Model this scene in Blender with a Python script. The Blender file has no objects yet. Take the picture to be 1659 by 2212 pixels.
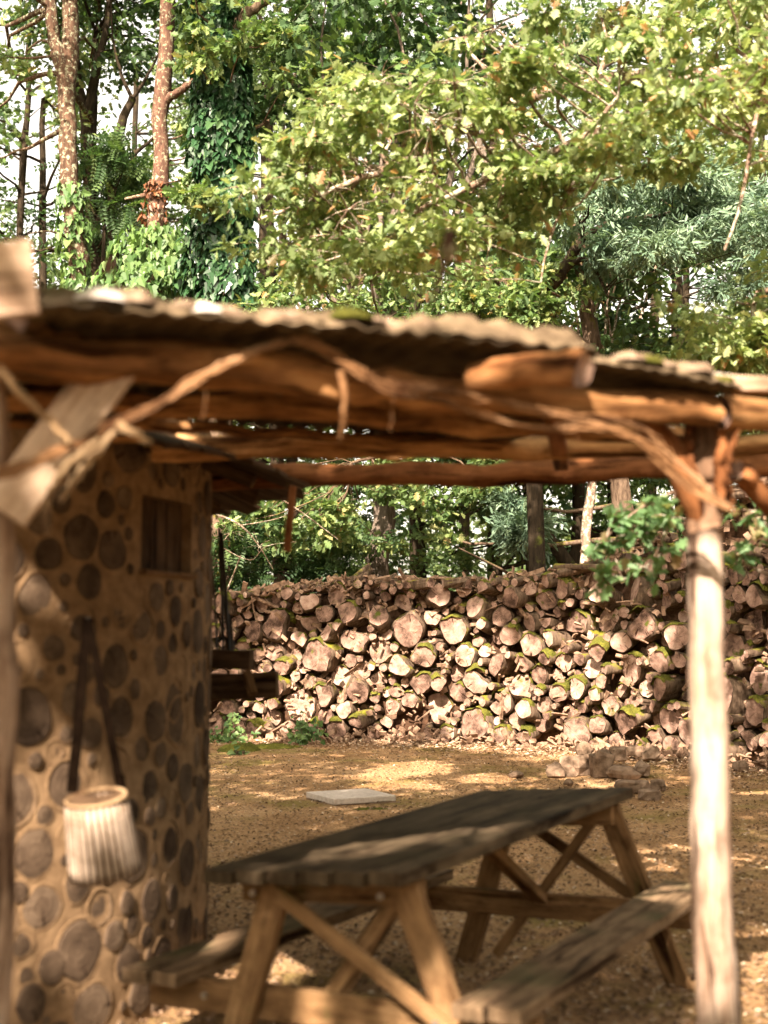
import bpy, math, random
import numpy as np
from mathutils import Vector, Matrix, noise
R = math.radians
SC = bpy.context.scene
COL = SC.collection
rng = np.random.default_rng(7)
random.seed(7)

# ------------------------------------------------------------------ camera, sky, sun, exposure
F, YH, CH = 2800.0, 1369.0, 1.5            # focal length and horizon in display pixels (1659 x 2212), eye height
TH = math.atan((YH - 1106) / F)
cam = bpy.data.cameras.new('camera'); camo = bpy.data.objects.new('camera', cam); COL.objects.link(camo)
camo.location = (0, 0, CH); camo.rotation_euler = (math.pi/2 + TH, 0, 0)
cam.sensor_fit = 'VERTICAL'; cam.sensor_height = 36; cam.lens = 36*F/2212
cam.clip_start = .05; cam.clip_end = 400
cam.dof.use_dof = True; cam.dof.focus_distance = 16.5; cam.dof.aperture_fstop = 1.7
SC.camera = camo

SUN = Vector((-.26, -.92, .80)).normalized()
w = bpy.data.worlds.new('World'); SC.world = w; w.use_nodes = True
nt = w.node_tree; nt.nodes.clear()
sky = nt.nodes.new('ShaderNodeTexSky'); sky.sky_type = 'NISHITA'; sky.sun_disc = False
sky.sun_elevation = math.asin(SUN.z); sky.sun_rotation = math.atan2(SUN.x, SUN.y)
sky.air_density = 1.0; sky.dust_density = 4.0; sky.ozone_density = .6
hs = nt.nodes.new('ShaderNodeHueSaturation'); hs.inputs['Saturation'].default_value = .30
tn = nt.nodes.new('ShaderNodeMix'); tn.data_type = 'RGBA'; tn.blend_type = 'MULTIPLY'; tn.inputs[0].default_value = 1
tn.inputs[7].default_value = (1.0, .88, .71, 1)
bg = nt.nodes.new('ShaderNodeBackground'); bg.inputs[1].default_value = .15
out = nt.nodes.new('ShaderNodeOutputWorld')
nt.links.new(sky.outputs[0], hs.inputs['Color']); nt.links.new(hs.outputs[0], tn.inputs[6])
nt.links.new(tn.outputs[2], bg.inputs[0]); nt.links.new(bg.outputs[0], out.inputs[0])
sl = bpy.data.lights.new('sun', 'SUN'); sl.energy = 5.0; sl.angle = R(.5); sl.color = (1, .84, .70)
so = bpy.data.objects.new('sun', sl); COL.objects.link(so)
so.rotation_euler = SUN.to_track_quat('Z', 'Y').to_euler()
vs = SC.view_settings; vs.view_transform = 'Standard'; vs.look = 'None'; vs.exposure = 2.2; vs.gamma = 1
SC.render.engine = 'CYCLES'
SC.cycles.max_bounces = 8; SC.cycles.diffuse_bounces = 4; SC.cycles.transparent_max_bounces = 4
SC.cycles.use_denoising = True

CT, ST = math.cos(TH), math.sin(TH)
def ray(x, y):                             # direction (per unit of forward ground distance) of a picture point
    d = Vector(((x - 829.5)/F, CT - ST*(1106 - y)/F, ST + CT*(1106 - y)/F))
    return d / d.y
def P(x, y, D):
    d = ray(x, y); return Vector((d.x*D, D, CH + d.z*D))
def PZ(x, y, z):
    d = ray(x, y); D = (z - CH)/d.z; return Vector((d.x*D, D, z))

# ------------------------------------------------------------------ tagging
def tag(o, label=None, cat=None, group=None, kind=None):
    if label: o['label'] = label
    if cat: o['category'] = cat
    if group: o['group'] = group
    if kind: o['kind'] = kind
    return o
def thing(name, label, cat, loc=(0, 0, 0), group=None):
    o = bpy.data.objects.new(name, None); COL.objects.link(o); o.location = loc; o.empty_display_size = .2
    return tag(o, label, cat, group)

# ------------------------------------------------------------------ mesh builder
class MB:
    def __init__(s): s.v, s.f, s.uv, s.m, s.t = [], [], [], [], []
    def face(s, idx, uvs=None, m=0, t=.5):
        s.f.append(tuple(idx)); s.uv += uvs or [(0, 0)]*len(idx); s.m.append(m); s.t.append(t)
    def tube(s, pts, rad, n=10, rough=.0, fr=3.0, caps=True, m=0, mc=None, t=None, squash=1.0, seed=0.0):
        pts = [Vector(p) for p in pts]; k = len(pts)
        if not hasattr(rad, '__len__'): rad = [rad]*k
        t = random.random() if t is None else t
        base = len(s.v); L = 0; up = None; Ls = []
        for i, p in enumerate(pts):
            d = (pts[min(i+1, k-1)] - pts[max(i-1, 0)]).normalized()
            if up is None:
                up = Vector((0, 0, 1)) if abs(d.z) < .9 else Vector((1, 0, 0))
            a = d.cross(up); a.normalize(); b = a.cross(d); up = b
            if i: L += (p - pts[i-1]).length
            Ls.append(L)
            for j in range(n):
                an = 2*math.pi*j/n; c = a*math.cos(an) + b*math.sin(an)*squash
                r = rad[i]
                if rough: r *= 1 + rough*noise.noise(Vector((math.cos(an)*1.3+seed*7.1, math.sin(an)*1.3+seed, L*fr+seed*3.3)))*2
                s.v.append(p + c*r)
        rm = max(rad)
        for i in range(k-1):
            for j in range(n):
                j2 = (j+1) % n
                u0, u1 = j/n*6.28*rm, (j+1)/n*6.28*rm
                s.face([base+i*n+j, base+i*n+j2, base+(i+1)*n+j2, base+(i+1)*n+j],
                       [(Ls[i], u0), (Ls[i], u1), (Ls[i+1], u1), (Ls[i+1], u0)], m, t)
        if caps:
            mc = m if mc is None else mc
            for e, i in ((0, 0), (1, k-1)):
                ids = [base+i*n+j for j in range(n)]
                uv = [(math.cos(6.283*j/n)*rad[i], math.sin(6.283*j/n)*rad[i]) for j in range(n)]
                if e == 0: pass
                else: ids = ids[::-1]; uv = uv[::-1]
                s.face(ids, uv, mc, t)
    def board(s, p0, p1, wid, th, side=None, seg=6, wob=.0, m=0, t=None):
        """plank from p0 to p1; side = direction of its width"""
        p0, p1 = Vector(p0), Vector(p1); d = (p1-p0); L = d.length; d.normalize()
        side = Vector(side) if side is not None else Vector((0, 0, 1)).cross(d)
        side = (side - d*side.dot(d)).normalized(); nn = d.cross(side)
        t = random.random() if t is None else t
        base = len(s.v); sd = random.random()*50
        for i in range(seg+1):
            q = p0 + d*L*i/seg
            a = wob*noise.noise(Vector((sd, i*.7, 0))); b = wob*noise.noise(Vector((sd, i*.7, 5)))
            for (x, y) in ((-1, -1), (1, -1), (1, 1), (-1, 1)):
                s.v.append(q + side*(x*wid/2 + a) + nn*(y*th/2 + b))
        W = [0, wid, wid+th, 2*wid+th, 2*wid+2*th]; o = sd
        for i in range(seg):
            for j in range(4):
                j2 = (j+1) % 4; A = L*i/seg; B = L*(i+1)/seg
                s.face([base+i*4+j, base+i*4+j2, base+(i+1)*4+j2, base+(i+1)*4+j][::-1],
                       [(A+o, W[j]+o), (A+o, W[j+1]+o), (B+o, W[j+1]+o), (B+o, W[j]+o)][::-1], m, t)
        s.face([base, base+1, base+2, base+3], [(o, o), (o, o+wid), (o+.03, o+wid), (o+.03, o)], m, t)
        e = base+seg*4
        s.face([e+3, e+2, e+1, e], [(o, o), (o, o+wid), (o+.03, o+wid), (o+.03, o)], m, t)
    def build(s, name, mats, parent=None, smooth=False, bevel=0, origin=None, link=True):
        me = bpy.data.meshes.new(name)
        vv = [tuple(v) for v in s.v]
        if origin is not None: vv = [tuple(Vector(v)-Vector(origin)) for v in s.v]
        me.from_pydata(vv, [], s.f)
        if not isinstance(mats, (list, tuple)): mats = [mats]
        for x in mats: me.materials.append(x)
        me.polygons.foreach_set('material_index', s.m)
        if smooth: me.polygons.foreach_set('use_smooth', [True]*len(s.f))
        ul = me.uv_layers.new(name='UVMap'); ul.data.foreach_set('uv', np.array(s.uv, 'f').ravel())
        at = me.attributes.new('tint', 'FLOAT', 'FACE'); at.data.foreach_set('value', np.array(s.t, 'f'))
        me.update()
        o = bpy.data.objects.new(name, me); COL.objects.link(o)
        if origin is not None: o.location = origin
        if parent is not None:
            o.parent = parent; o.location = o.location - parent.location
        if bevel:
            b = o.modifiers.new('bevel', 'BEVEL'); b.width = bevel; b.segments = 2; b.limit_method = 'ANGLE'; b.angle_limit = R(40)
        return o

# ------------------------------------------------------------------ materials
def mat(name):
    m = bpy.data.materials.new(name); m.use_nodes = True; n = m.node_tree; n.nodes.clear()
    o = n.nodes.new('ShaderNodeOutputMaterial'); b = n.nodes.new('ShaderNodeBsdfPrincipled')
    n.links.new(b.outputs[0], o.inputs[0]); b.inputs['Roughness'].default_value = .85
    b.inputs['Specular IOR Level'].default_value = .07
    return m, n, b, o
def N(n, t, **k):
    x = n.nodes.new(t)
    for a, v in k.items(): setattr(x, a, v)
    return x
def ramp(n, src, stops):
    r = N(n, 'ShaderNodeValToRGB'); e = r.color_ramp.elements
    while len(e) < len(stops): e.new(.5)
    for i, (p, c) in enumerate(stops):
        e[i].position = p; e[i].color = (*c, 1)
    n.links.new(src, r.inputs[0]); return r.outputs[0]
def mixc(n, fac, a, b, blend='MIX'):
    m = N(n, 'ShaderNodeMix', data_type='RGBA', blend_type=blend)
    for i, v in ((0, fac), (6, a), (7, b)):
        if hasattr(v, 'default_value') or isinstance(v, bpy.types.NodeSocket): n.links.new(v, m.inputs[i])
        else: m.inputs[i].default_value = v if i == 0 else (*v, 1)
    return m.outputs[2]
def noi(n, vec, scale, detail=5, rough=.6, dist=0.0):
    x = N(n, 'ShaderNodeTexNoise'); x.inputs['Scale'].default_value = scale
    x.inputs['Detail'].default_value = detail; x.inputs['Roughness'].default_value = rough; x.inputs['Distortion'].default_value = dist
    if vec is not None: n.links.new(vec, x.inputs['Vector'])
    return x.outputs['Fac']
def mapping(n, vec, scale=(1, 1, 1)):
    m = N(n, 'ShaderNodeMapping'); m.inputs['Scale'].default_value = scale; n.links.new(vec, m.inputs[0]); return m.outputs[0]
def math_(n, op, a, b=0.0):
    m = N(n, 'ShaderNodeMath', operation=op)
    for i, v in ((0, a), (1, b)):
        if isinstance(v, bpy.types.NodeSocket): n.links.new(v, m.inputs[i])
        else: m.inputs[i].default_value = v
    return m.outputs[0]
def bump(n, b, h, strength=.5, dist=.01):
    x = N(n, 'ShaderNodeBump'); x.inputs['Strength'].default_value = strength; x.inputs['Distance'].default_value = dist
    n.links.new(h, x.inputs['Height']); n.links.new(x.outputs[0], b.inputs['Normal'])
def attr(n, name='tint'):
    a = N(n, 'ShaderNodeAttribute'); a.attribute_name = name; return a.outputs['Fac']
def moss_mask(n, lo=.55, hi=.7, scale=6.0, up=.2):
    g = N(n, 'ShaderNodeNewGeometry'); s = N(n, 'ShaderNodeSeparateXYZ'); n.links.new(g.outputs['True Normal'], s.inputs[0])
    k = noi(n, g.outputs['Position'], scale, 4)
    z = math_(n, 'MULTIPLY', s.outputs[2], up)
    v = math_(n, 'ADD', k, z)
    r = N(n, 'ShaderNodeMapRange'); n.links.new(v, r.inputs[0]); r.inputs[1].default_value = lo; r.inputs[2].default_value = hi
    return r.outputs[0]

def wood(name, cols, grain=40, moss=None, rough=.85, bs=.5, lichen=None, seam=True):
    m, n, b, o = mat(name)
    tc = N(n, 'ShaderNodeTexCoord'); uv = tc.outputs['UV']
    g = noi(n, mapping(n, uv, (2.2, grain, 1)), 1.0, 6, .65, .3)
    big = noi(n, mapping(n, uv, (1.5, 5, 1)), 1.3, 3)
    t = attr(n)
    f = math_(n, 'ADD', math_(n, 'MULTIPLY', g, .65), math_(n, 'ADD', math_(n, 'MULTIPLY', big, .45), math_(n, 'MULTIPLY', t, .14)))
    f = math_(n, 'SUBTRACT', f, .12)
    k = len(cols); c = ramp(n, f, [(.3 + .4*i/(k-1), cols[i]) for i in range(k)])
    kn = N(n, 'ShaderNodeTexVoronoi'); kn.inputs['Scale'].default_value = 1.0; n.links.new(mapping(n, uv, (3, 9, 1)), kn.inputs['Vector'])
    kr = ramp(n, kn.outputs['Distance'], [(.05, (.35, .3, .27)), (.16, (1, 1, 1))])
    c = mixc(n, 1.0, c, kr, 'MULTIPLY')
    st = noi(n, mapping(n, uv, (1.1, 14, 1)), 1.0, 5, .7, .6); c = mixc(n, 1.0, c, ramp(n, st, [(.37, (.16, .12, .10)), (.46, (1, 1, 1))]), 'MULTIPLY')
    pa = noi(n, mapping(n, uv, (5, 9, 1)), 1.0, 4, .7); c = mixc(n, 1.0, c, ramp(n, pa, [(.32, (.5, .45, .42)), (.5, (1, 1, 1)), (.68, (1.25, 1.25, 1.25))]), 'MULTIPLY')
    if lichen:
        ln = noi(n, uv, 22, 6, .7); lr = ramp(n, ln, [(.56, (0, 0, 0)), (.66, (1, 1, 1))])
        c = mixc(n, lr, c, lichen)
    if moss:
        mm = moss_mask(n, *moss[1:]); c = mixc(n, mm, c, moss[0])
    n.links.new(c, b.inputs['Base Color']); b.inputs['Roughness'].default_value = rough
    bump(n, b, math_(n, 'ADD', g, math_(n, 'MULTIPLY', st, 1.5)), bs, .012)
    return m
MOSS = (.16, .15, .018); MOSSD = (.075, .085, .015)
M = {}
M['log_beam'] = wood('log_beam', [(.06, .028, .012), (.23, .11, .042), (.47, .26, .11), (.60, .38, .19)], 16)
M['grey_log'] = wood('grey_log', [(.06, .035, .02), (.17, .10, .05), (.30, .19, .10)], 26, moss=(MOSSD, .62, .8, 8, .2))
M['head'] = wood('shaded_post_wood', [(.05, .03, .018), (.17, .10, .06), (.30, .20, .13)], 12)  # darker copy of the post wood, shade under the eave put into colour
M['stub'] = wood('stub_wood', [(.04, .018, .008), (.17, .07, .025), (.38, .18, .07), (.5, .28, .14)], 6)
M['post'] = wood('post', [(.11, .06, .034), (.26, .175, .12), (.37, .28, .21), (.45, .37, .30)], 26)
M['board'] = wood('board', [(.28, .18, .11), (.47, .34, .235), (.60, .46, .34)], 30)
M['vine'] = wood('vine', [(.12, .055, .02), (.28, .15, .07), (.44, .28, .16)], 30)
M['palestick'] = wood('palestick', [(.22, .13, .06), (.40, .28, .16), (.52, .39, .25)], 30)
M['table_top'] = wood('table_top', [(.028, .020, .012), (.072, .052, .031), (.135, .098, .060)], 34, moss=((.062, .050, .026), .66, .98, 3, .10), rough=.8)
M['bench_wood'] = wood('bench_wood', [(.05, .034, .019), (.135, .09, .052), (.23, .155, .092)], 34, moss=((.05, .06, .025), .62, .9, 3, .12), rough=.8)
M['table_leg'] = wood('table_leg', [(.09, .048, .020), (.215, .125, .058), (.33, .205, .103)], 22, moss=((.10, .10, .03), .62, .85, 5, .05))
M['dark_board'] = wood('dark_board', [(.03, .018, .01), (.075, .045, .025), (.12, .075, .04)], 26)
M['brace_dark'] = wood('brace_dark', [(.08, .028, .012), (.20, .08, .03), (.32, .14, .055)], 24)

def end_grain(name, c0, c1, c2, ring=55.0, moss=False, rs=1.0):
    m, n, b, o = mat(name)
    tc = N(n, 'ShaderNodeTexCoord'); uv = tc.outputs['UV']
    ln = N(n, 'ShaderNodeVectorMath', operation='LENGTH'); n.links.new(uv, ln.inputs[0]); r = ln.outputs['Value']
    nz = noi(n, uv, 9, 4)
    rr = math_(n, 'ADD', math_(n, 'MULTIPLY', r, ring*6.28), math_(n, 'MULTIPLY', nz, 9))
    sn = math_(n, 'SINE', rr)
    s = N(n, 'ShaderNodeSeparateXYZ'); n.links.new(uv, s.inputs[0])
    an = math_(n, 'ARCTAN2', s.outputs[1], s.outputs[0])
    t = attr(n)
    cv = N(n, 'ShaderNodeCombineXYZ'); n.links.new(math_(n, 'MULTIPLY', math_(n, 'SINE', an), 2.6), cv.inputs[0]); n.links.new(math_(n, 'MULTIPLY', math_(n, 'COSINE', an), 2.6), cv.inputs[1])
    n.links.new(math_(n, 'ADD', math_(n, 'MULTIPLY', t, 60), math_(n, 'MULTIPLY', r, 3)), cv.inputs[2])
    ck = noi(n, cv.outputs[0], 1.6, 2, .5)
    crack = ramp(n, ck, [(.655, (1, 1, 1)), (.685, (.16, .10, .07))])
    geo = N(n, 'ShaderNodeNewGeometry')
    bl = noi(n, geo.outputs['Position'], 7, 5, .65)
    f = math_(n, 'ADD', math_(n, 'MULTIPLY', bl, .9), math_(n, 'ADD', math_(n, 'MULTIPLY', sn, .04*rs), math_(n, 'MULTIPLY', t, .22)))
    c = ramp(n, f, [(.38, c0), (.62, c1), (.86, c2)])
    c = mixc(n, 1.0, c, crack, 'MULTIPLY')
    if moss:
        mm = moss_mask(n, .64, .72, 5.0, .1); c = mixc(n, mm, c, MOSSD)
    n.links.new(c, b.inputs['Base Color'])
    h = math_(n, 'ADD', math_(n, 'MULTIPLY', sn, .25*rs), math_(n, 'MULTIPLY', bl, 1.2))
    bump(n, b, h, .5, .01); return m
M['cut'] = end_grain('cut_wood', (.055, .032, .022), (.31, .195, .146), (.55, .41, .325), moss=True)
M['hut_end'] = end_grain('hut_log_end', (.035, .023, .015), (.105, .071, .046), (.21, .15, .098), 40, rs=.35)

def bark(name, c0, c1, lichen=None, moss=None, lo=.56, scale=9, moss_lo=.55):
    m, n, b, o = mat(name)
    g = N(n, 'ShaderNodeNewGeometry'); pos = g.outputs['Position']
    a = noi(n, mapping(n, pos, (scale*2.2, scale*2.2, scale*.55)), 1, 6, .7)
    c = ramp(n, a, [(.35, c0), (.7, c1)])
    if lichen:
        l = noi(n, pos, 13, 6, .75, .4); c = mixc(n, ramp(n, l, [(lo, (0, 0, 0)), (lo+.06, (1, 1, 1))]), c, lichen)
    if moss:
        c = mixc(n, moss_mask(n, moss_lo, moss_lo+.12, 4, .12), c, moss)
    n.links.new(c, b.inputs['Base Color']); bump(n, b, a, .9, .02); return m
M['bark'] = bark('bark', (.045, .029, .019), (.20, .14, .095), moss=MOSS, moss_lo=.60)
M['bark_lichen'] = bark('bark_lichen', (.03, .018, .012), (.12, .07, .045), lichen=(.25, .25, .17), lo=.53)
M['bark_red'] = bark('bark_red', (.045, .024, .017), (.145, .082, .056), lichen=(.28, .26, .17), lo=.54)
M['bark_dark'] = bark('bark_dark', (.012, .009, .006), (.05, .036, .022), moss=MOSSD, moss_lo=.62)
M['bark_grey'] = bark('bark_grey', (.06, .045, .035), (.20, .16, .125), moss=MOSSD, moss_lo=.7)
M['bark_pale'] = bark('bark_pale', (.09, .055, .038), (.32, .22, .155), lichen=(.45, .42, .32), lo=.5)

def leafmat(name, stops, trans=.35, rough=.5):
    m, n, b, o = mat(name)
    t = attr(n); c = ramp(n, t, stops)
    g = N(n, 'ShaderNodeNewGeometry')
    v = noi(n, g.outputs['Position'], 1.1, 3); c = mixc(n, 1.0, c, ramp(n, v, [(.3, (.7, .78, .75)), (.7, (1.2, 1.15, 1.0))]), 'MULTIPLY')
    n.links.new(c, b.inputs['Base Color']); b.inputs['Roughness'].default_value = rough; b.inputs['Specular IOR Level'].default_value = .4
    tr = N(n, 'ShaderNodeBsdfTranslucent'); n.links.new(mixc(n, 1.0, c, (1.3, 1.4, .8), 'MULTIPLY'), tr.inputs[0])
    mx = N(n, 'ShaderNodeMixShader'); mx.inputs[0].default_value = trans
    n.links.new(b.outputs[0], mx.inputs[1]); n.links.new(tr.outputs[0], mx.inputs[2]); n.links.new(mx.outputs[0], o.inputs[0])
    return m
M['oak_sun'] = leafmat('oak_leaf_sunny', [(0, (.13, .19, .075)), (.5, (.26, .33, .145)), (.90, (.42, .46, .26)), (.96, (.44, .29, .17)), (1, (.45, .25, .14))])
M['oak_mid'] = leafmat('oak_leaf', [(0, (.06, .105, .038)), (.6, (.12, .185, .062)), (.95, (.24, .28, .11)), (1, (.30, .2, .08))])
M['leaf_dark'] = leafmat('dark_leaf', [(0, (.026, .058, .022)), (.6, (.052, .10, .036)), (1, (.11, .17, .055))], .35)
M['leaf_fresh'] = leafmat('fresh_leaf', [(0, (.09, .17, .075)), (.8, (.16, .27, .12)), (1, (.36, .22, .14))])
M['leaf_far'] = leafmat('far_leaf', [(0, (.045, .08, .03)), (.6, (.095, .15, .055)), (1, (.20, .25, .10))], .45)
M['leaf_teal'] = leafmat('grey_green_leaf', [(0, (.07, .12, .085)), (.6, (.13, .20, .14)), (1, (.22, .30, .21))], .25)
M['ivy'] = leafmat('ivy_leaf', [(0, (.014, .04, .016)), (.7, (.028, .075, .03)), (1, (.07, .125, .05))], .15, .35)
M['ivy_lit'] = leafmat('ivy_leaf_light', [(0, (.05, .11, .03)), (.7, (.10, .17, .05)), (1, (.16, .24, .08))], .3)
M['ivy_dead'] = leafmat('dead_ivy_leaf', [(0, (.08, .03, .014)), (1, (.18, .07, .03))], .15)
M['canopy'] = leafmat('canopy_leaf', [(0, (.04, .07, .02)), (1, (.1, .14, .04))], .25)
def litmat():
    m, n, b, o = mat('leaf_litter'); t = attr(n)
    n.links.new(ramp(n, t, [(0, (.06, .035, .02)), (.4, (.17, .10, .055)), (.8, (.33, .22, .14)), (1, (.52, .42, .30))]), b.inputs['Base Color']); return m
M['litter'] = litmat()
def mossmat():
    m, n, b, o = mat('moss'); g = N(n, 'ShaderNodeNewGeometry')
    a = noi(n, g.outputs['Position'], 55, 4, .7); c2 = noi(n, g.outputs['Position'], 5, 3)
    f = math_(n, 'ADD', math_(n, 'MULTIPLY', a, .6), math_(n, 'MULTIPLY', c2, .4))
    n.links.new(ramp(n, f, [(.35, (.045, .05, .012)), (.5, (.11, .11, .02)), (.66, (.22, .20, .035))]), b.inputs['Base Color'])
    b.inputs['Roughness'].default_value = 1; bump(n, b, a, 1, .03); return m
M['moss'] = mossmat()
def groundmat():
    m, n, b, o = mat('ground_soil'); g = N(n, 'ShaderNodeNewGeometry'); p = g.outputs['Position']
    a = noi(n, p, 38, 6, .75); c2 = noi(n, p, 1.1, 4, .6); v = N(n, 'ShaderNodeTexVoronoi'); v.inputs['Scale'].default_value = 55; n.links.new(p, v.inputs['Vector'])
    f = math_(n, 'ADD', math_(n, 'MULTIPLY', a, .75), math_(n, 'MULTIPLY', c2, .3))
    c = ramp(n, f, [(.36, (.13, .065, .028)), (.52, (.33, .195, .093)), (.68, (.54, .37, .21))])
    mm = noi(n, p, .8, 5, .65); mk = ramp(n, mm, [(.51, (0, 0, 0)), (.64, (.7, .7, .7))])
    c = mixc(n, mk, c, (.17, .145, .035))
    n.links.new(c, b.inputs['Base Color']); b.inputs['Roughness'].default_value = .95
    h = math_(n, 'ADD', a, math_(n, 'MULTIPLY', v.outputs['Distance'], .8)); bump(n, b, h, .9, .02); return m
M['ground'] = groundmat()
def plain(name, c0, c1, sc=30, rough=.8, metal=0, bs=.3):
    m, n, b, o = mat(name); g = N(n, 'ShaderNodeNewGeometry')
    a = noi(n, g.outputs['Position'], sc, 5, .65); n.links.new(ramp(n, a, [(.3, c0), (.7, c1)]), b.inputs['Base Color'])
    b.inputs['Roughness'].default_value = rough; b.inputs['Metallic'].default_value = metal; bump(n, b, a, bs, .006); return m
M['mortar'] = plain('lime_mortar', (.14, .085, .044), (.29, .188, .103), 14, .95, 0, .7)
M['concrete'] = plain('concrete', (.38, .32, .27), (.58, .50, .43), 25)
M['stone'] = plain('stone', (.07, .045, .028), (.30, .21, .145), 9, .9, 0, .8)
M['metal'] = plain('dark_metal', (.02, .017, .015), (.06, .05, .04), 20, .5, .7)
M['strap'] = plain('leather_strap', (.002, .0012, .0008), (.006, .0035, .002), 30, 1)
M['wicker'] = plain('pale_ribbed_basket', (.30, .225, .165), (.50, .40, .315), 20, .7)
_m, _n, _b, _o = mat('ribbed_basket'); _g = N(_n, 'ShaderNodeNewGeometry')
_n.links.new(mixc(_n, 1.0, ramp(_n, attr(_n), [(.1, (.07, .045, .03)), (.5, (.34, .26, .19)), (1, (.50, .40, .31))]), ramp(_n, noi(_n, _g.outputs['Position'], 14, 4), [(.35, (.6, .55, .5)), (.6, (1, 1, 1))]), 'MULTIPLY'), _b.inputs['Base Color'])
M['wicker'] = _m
_b = [x for x in M['strap'].node_tree.nodes if x.type == 'BSDF_PRINCIPLED'][0]; _b.inputs['Specular IOR Level'].default_value = 0
M['core'] = plain('bark_debris', (.025, .014, .009), (.11, .06, .035), 16, 1, 0, 1)
M['debris'] = plain('wood_shards', (.08, .045, .026), (.38, .25, .17), 12, .9, 0, .6)
M['dirty_tile'] = plain('mossy_sheet', (.03, .02, .012), (.11, .08, .045), 7, .9, 0, .8)
M['mossy_top'] = plain('moss_crust', (.03, .019, .011), (.26, .19, .115), 7, 1, 0, 1)
M['mossy_lump'] = plain('dry_moss_lump', (.06, .035, .02), (.34, .25, .17), 20, 1, 0, 1)
M['sun_speck'] = plain('sunlit_speck_lump', (.42, .36, .30), (.72, .66, .58), 30, 1)  # pale colour standing in for sunlit specks on the roof edge
M['bolt'] = plain('bolt_steel', (.3, .28, .25), (.5, .47, .42), 60, .4, .8)

# ------------------------------------------------------------------ leaves (numpy)
def tmpl_half(pts, fold=.18, curl=.25):
    """leaf of two n-gons (left and right half) meeting at the midrib; pts = outline of right half from base to tip"""
    out_ = []
    for sx in (1, -1):
        poly = [(0.0, 0.0, 0.0)] + [(sx*x, y, abs(x)*fold) for x, y in pts] + [(0.0, 1.0, 0.0)]
        poly = [(x, y, z - curl*(y-.3)**2) for x, y, z in poly]
        out_.append(poly if sx < 0 else poly[::-1])
    return np.array(out_, 'f')                      # (2, k, 3)
OAK = tmpl_half([(.10, .12), (.26, .22), (.12, .33), (.36, .50), (.17, .58), (.33, .76), (.13, .84)])
IVY = tmpl_half([(.22, -.12), (.46, .10), (.26, .34), (.30, .52)])
SIMPLE = tmpl_half([(.20, .25), (.24, .6)])
LANCE = tmpl_half([(.11, .3), (.10, .7)])
def spray(n=7, leaf=SIMPLE, s=.36, seed=1):
    r = np.random.default_rng(seed); fs = []
    for i in range(n):
        a = r.uniform(-1.2, 1.2); y = r.uniform(0, .8); x = r.uniform(-.25, .25); c, s_ = math.cos(a), math.sin(a)
        q = leaf*s*r.uniform(.7, 1.2); tilt = r.uniform(-.9, .9)
        X = q[..., 0]; Y = q[..., 1]; Z = q[..., 2] + X*tilt
        fs.append(np.stack([X*c - Y*s_ + x, X*s_ + Y*c + y, Z + r.uniform(-.15, .15)], -1))
    return np.concatenate(fs).astype('f')
def pinnate(n=6):
    fs = []
    for i in range(n):
        for sx in (1, -1):
            q = SIMPLE.reshape(-1, 3)*.24; q = q.reshape(SIMPLE.shape)
            a = -sx*1.15; c, s_ = math.cos(a), math.sin(a)
            X, Y, Z = q[..., 0], q[..., 1], q[..., 2]
            fs.append(np.stack([X*c - Y*s_, X*s_ + Y*c + .1 + .8*i/(n-1), Z - .15*(i/n)**2], -1))
    return np.concatenate(fs).astype('f')
SPR = [spray(7, SIMPLE, .36, 3), spray(6, OAK, .42, 5), pinnate()]
FARSPR = spray(8, tmpl_half([(.26, .45)]), .36, 9)

def leaves(name, pos, size, tmpl, material, parent=None, up=.5, droop=0.0, tint=None, dirs=None, nrm=None, seed=0):
    r = np.random.default_rng(seed + 11); pos = np.asarray(pos, 'f'); n = len(pos)
    if dirs is None:
        dirs = r.normal(size=(n, 3)); dirs[:, 2] -= droop
    dirs = dirs/np.linalg.norm(dirs, axis=1)[:, None]
    if nrm is None:
        nrm = r.normal(size=(n, 3))*(1-up); nrm[:, 2] += up*1.6
    s = np.cross(dirs, nrm); s /= np.linalg.norm(s, axis=1)[:, None] + 1e-9; z = np.cross(s, dirs)
    sz = np.asarray(size, 'f')
    if sz.ndim == 0: sz = sz*r.uniform(.65, 1.25, n).astype('f')
    nf, k, _ = tmpl.shape; T = tmpl.reshape(-1, 3)
    V = pos[:, None, :] + sz[:, None, None]*(T[None, :, 0, None]*s[:, None, :] + T[None, :, 1, None]*dirs[:, None, :] + T[None, :, 2, None]*z[:, None, :])
    V = V.reshape(-1, 3).astype('f'); nv = len(V); np_ = n*nf
    me = bpy.data.meshes.new(name); me.vertices.add(nv); me.vertices.foreach_set('co', V.ravel())
    me.loops.add(nv); me.loops.foreach_set('vertex_index', np.arange(nv, dtype='i'))
    me.polygons.add(np_); me.polygons.foreach_set('loop_start', np.arange(0, nv, k, dtype='i'))
    me.materials.append(material)
    if tint is None: tint = r.random(n)
    at = me.attributes.new('tint', 'FLOAT', 'FACE'); at.data.foreach_set('value', np.repeat(np.asarray(tint, 'f'), nf))
    me.update(calc_edges=True)
    o = bpy.data.objects.new(name, me); COL.objects.link(o)
    if parent is not None: o.parent = parent; o.location = -parent.location
    return o

def smooth_path(pts, k=4, wob=.0):
    pts = [Vector(p) for p in pts]; out_ = []
    for i in range(len(pts)-1):
        p0 = pts[max(i-1, 0)]; p1 = pts[i]; p2 = pts[i+1]; p3 = pts[min(i+2, len(pts)-1)]
        for j in range(k):
            t = j/k
            q = .5*((2*p1) + (p2-p0)*t + (2*p0-5*p1+4*p2-p3)*t*t + (3*p1-p0-3*p2+p3)*t**3)
            if wob and (i or j): q += Vector((random.gauss(0, wob), random.gauss(0, wob), random.gauss(0, wob)))
            out_.append(q)
    out_.append(pts[-1]); return out_

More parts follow.
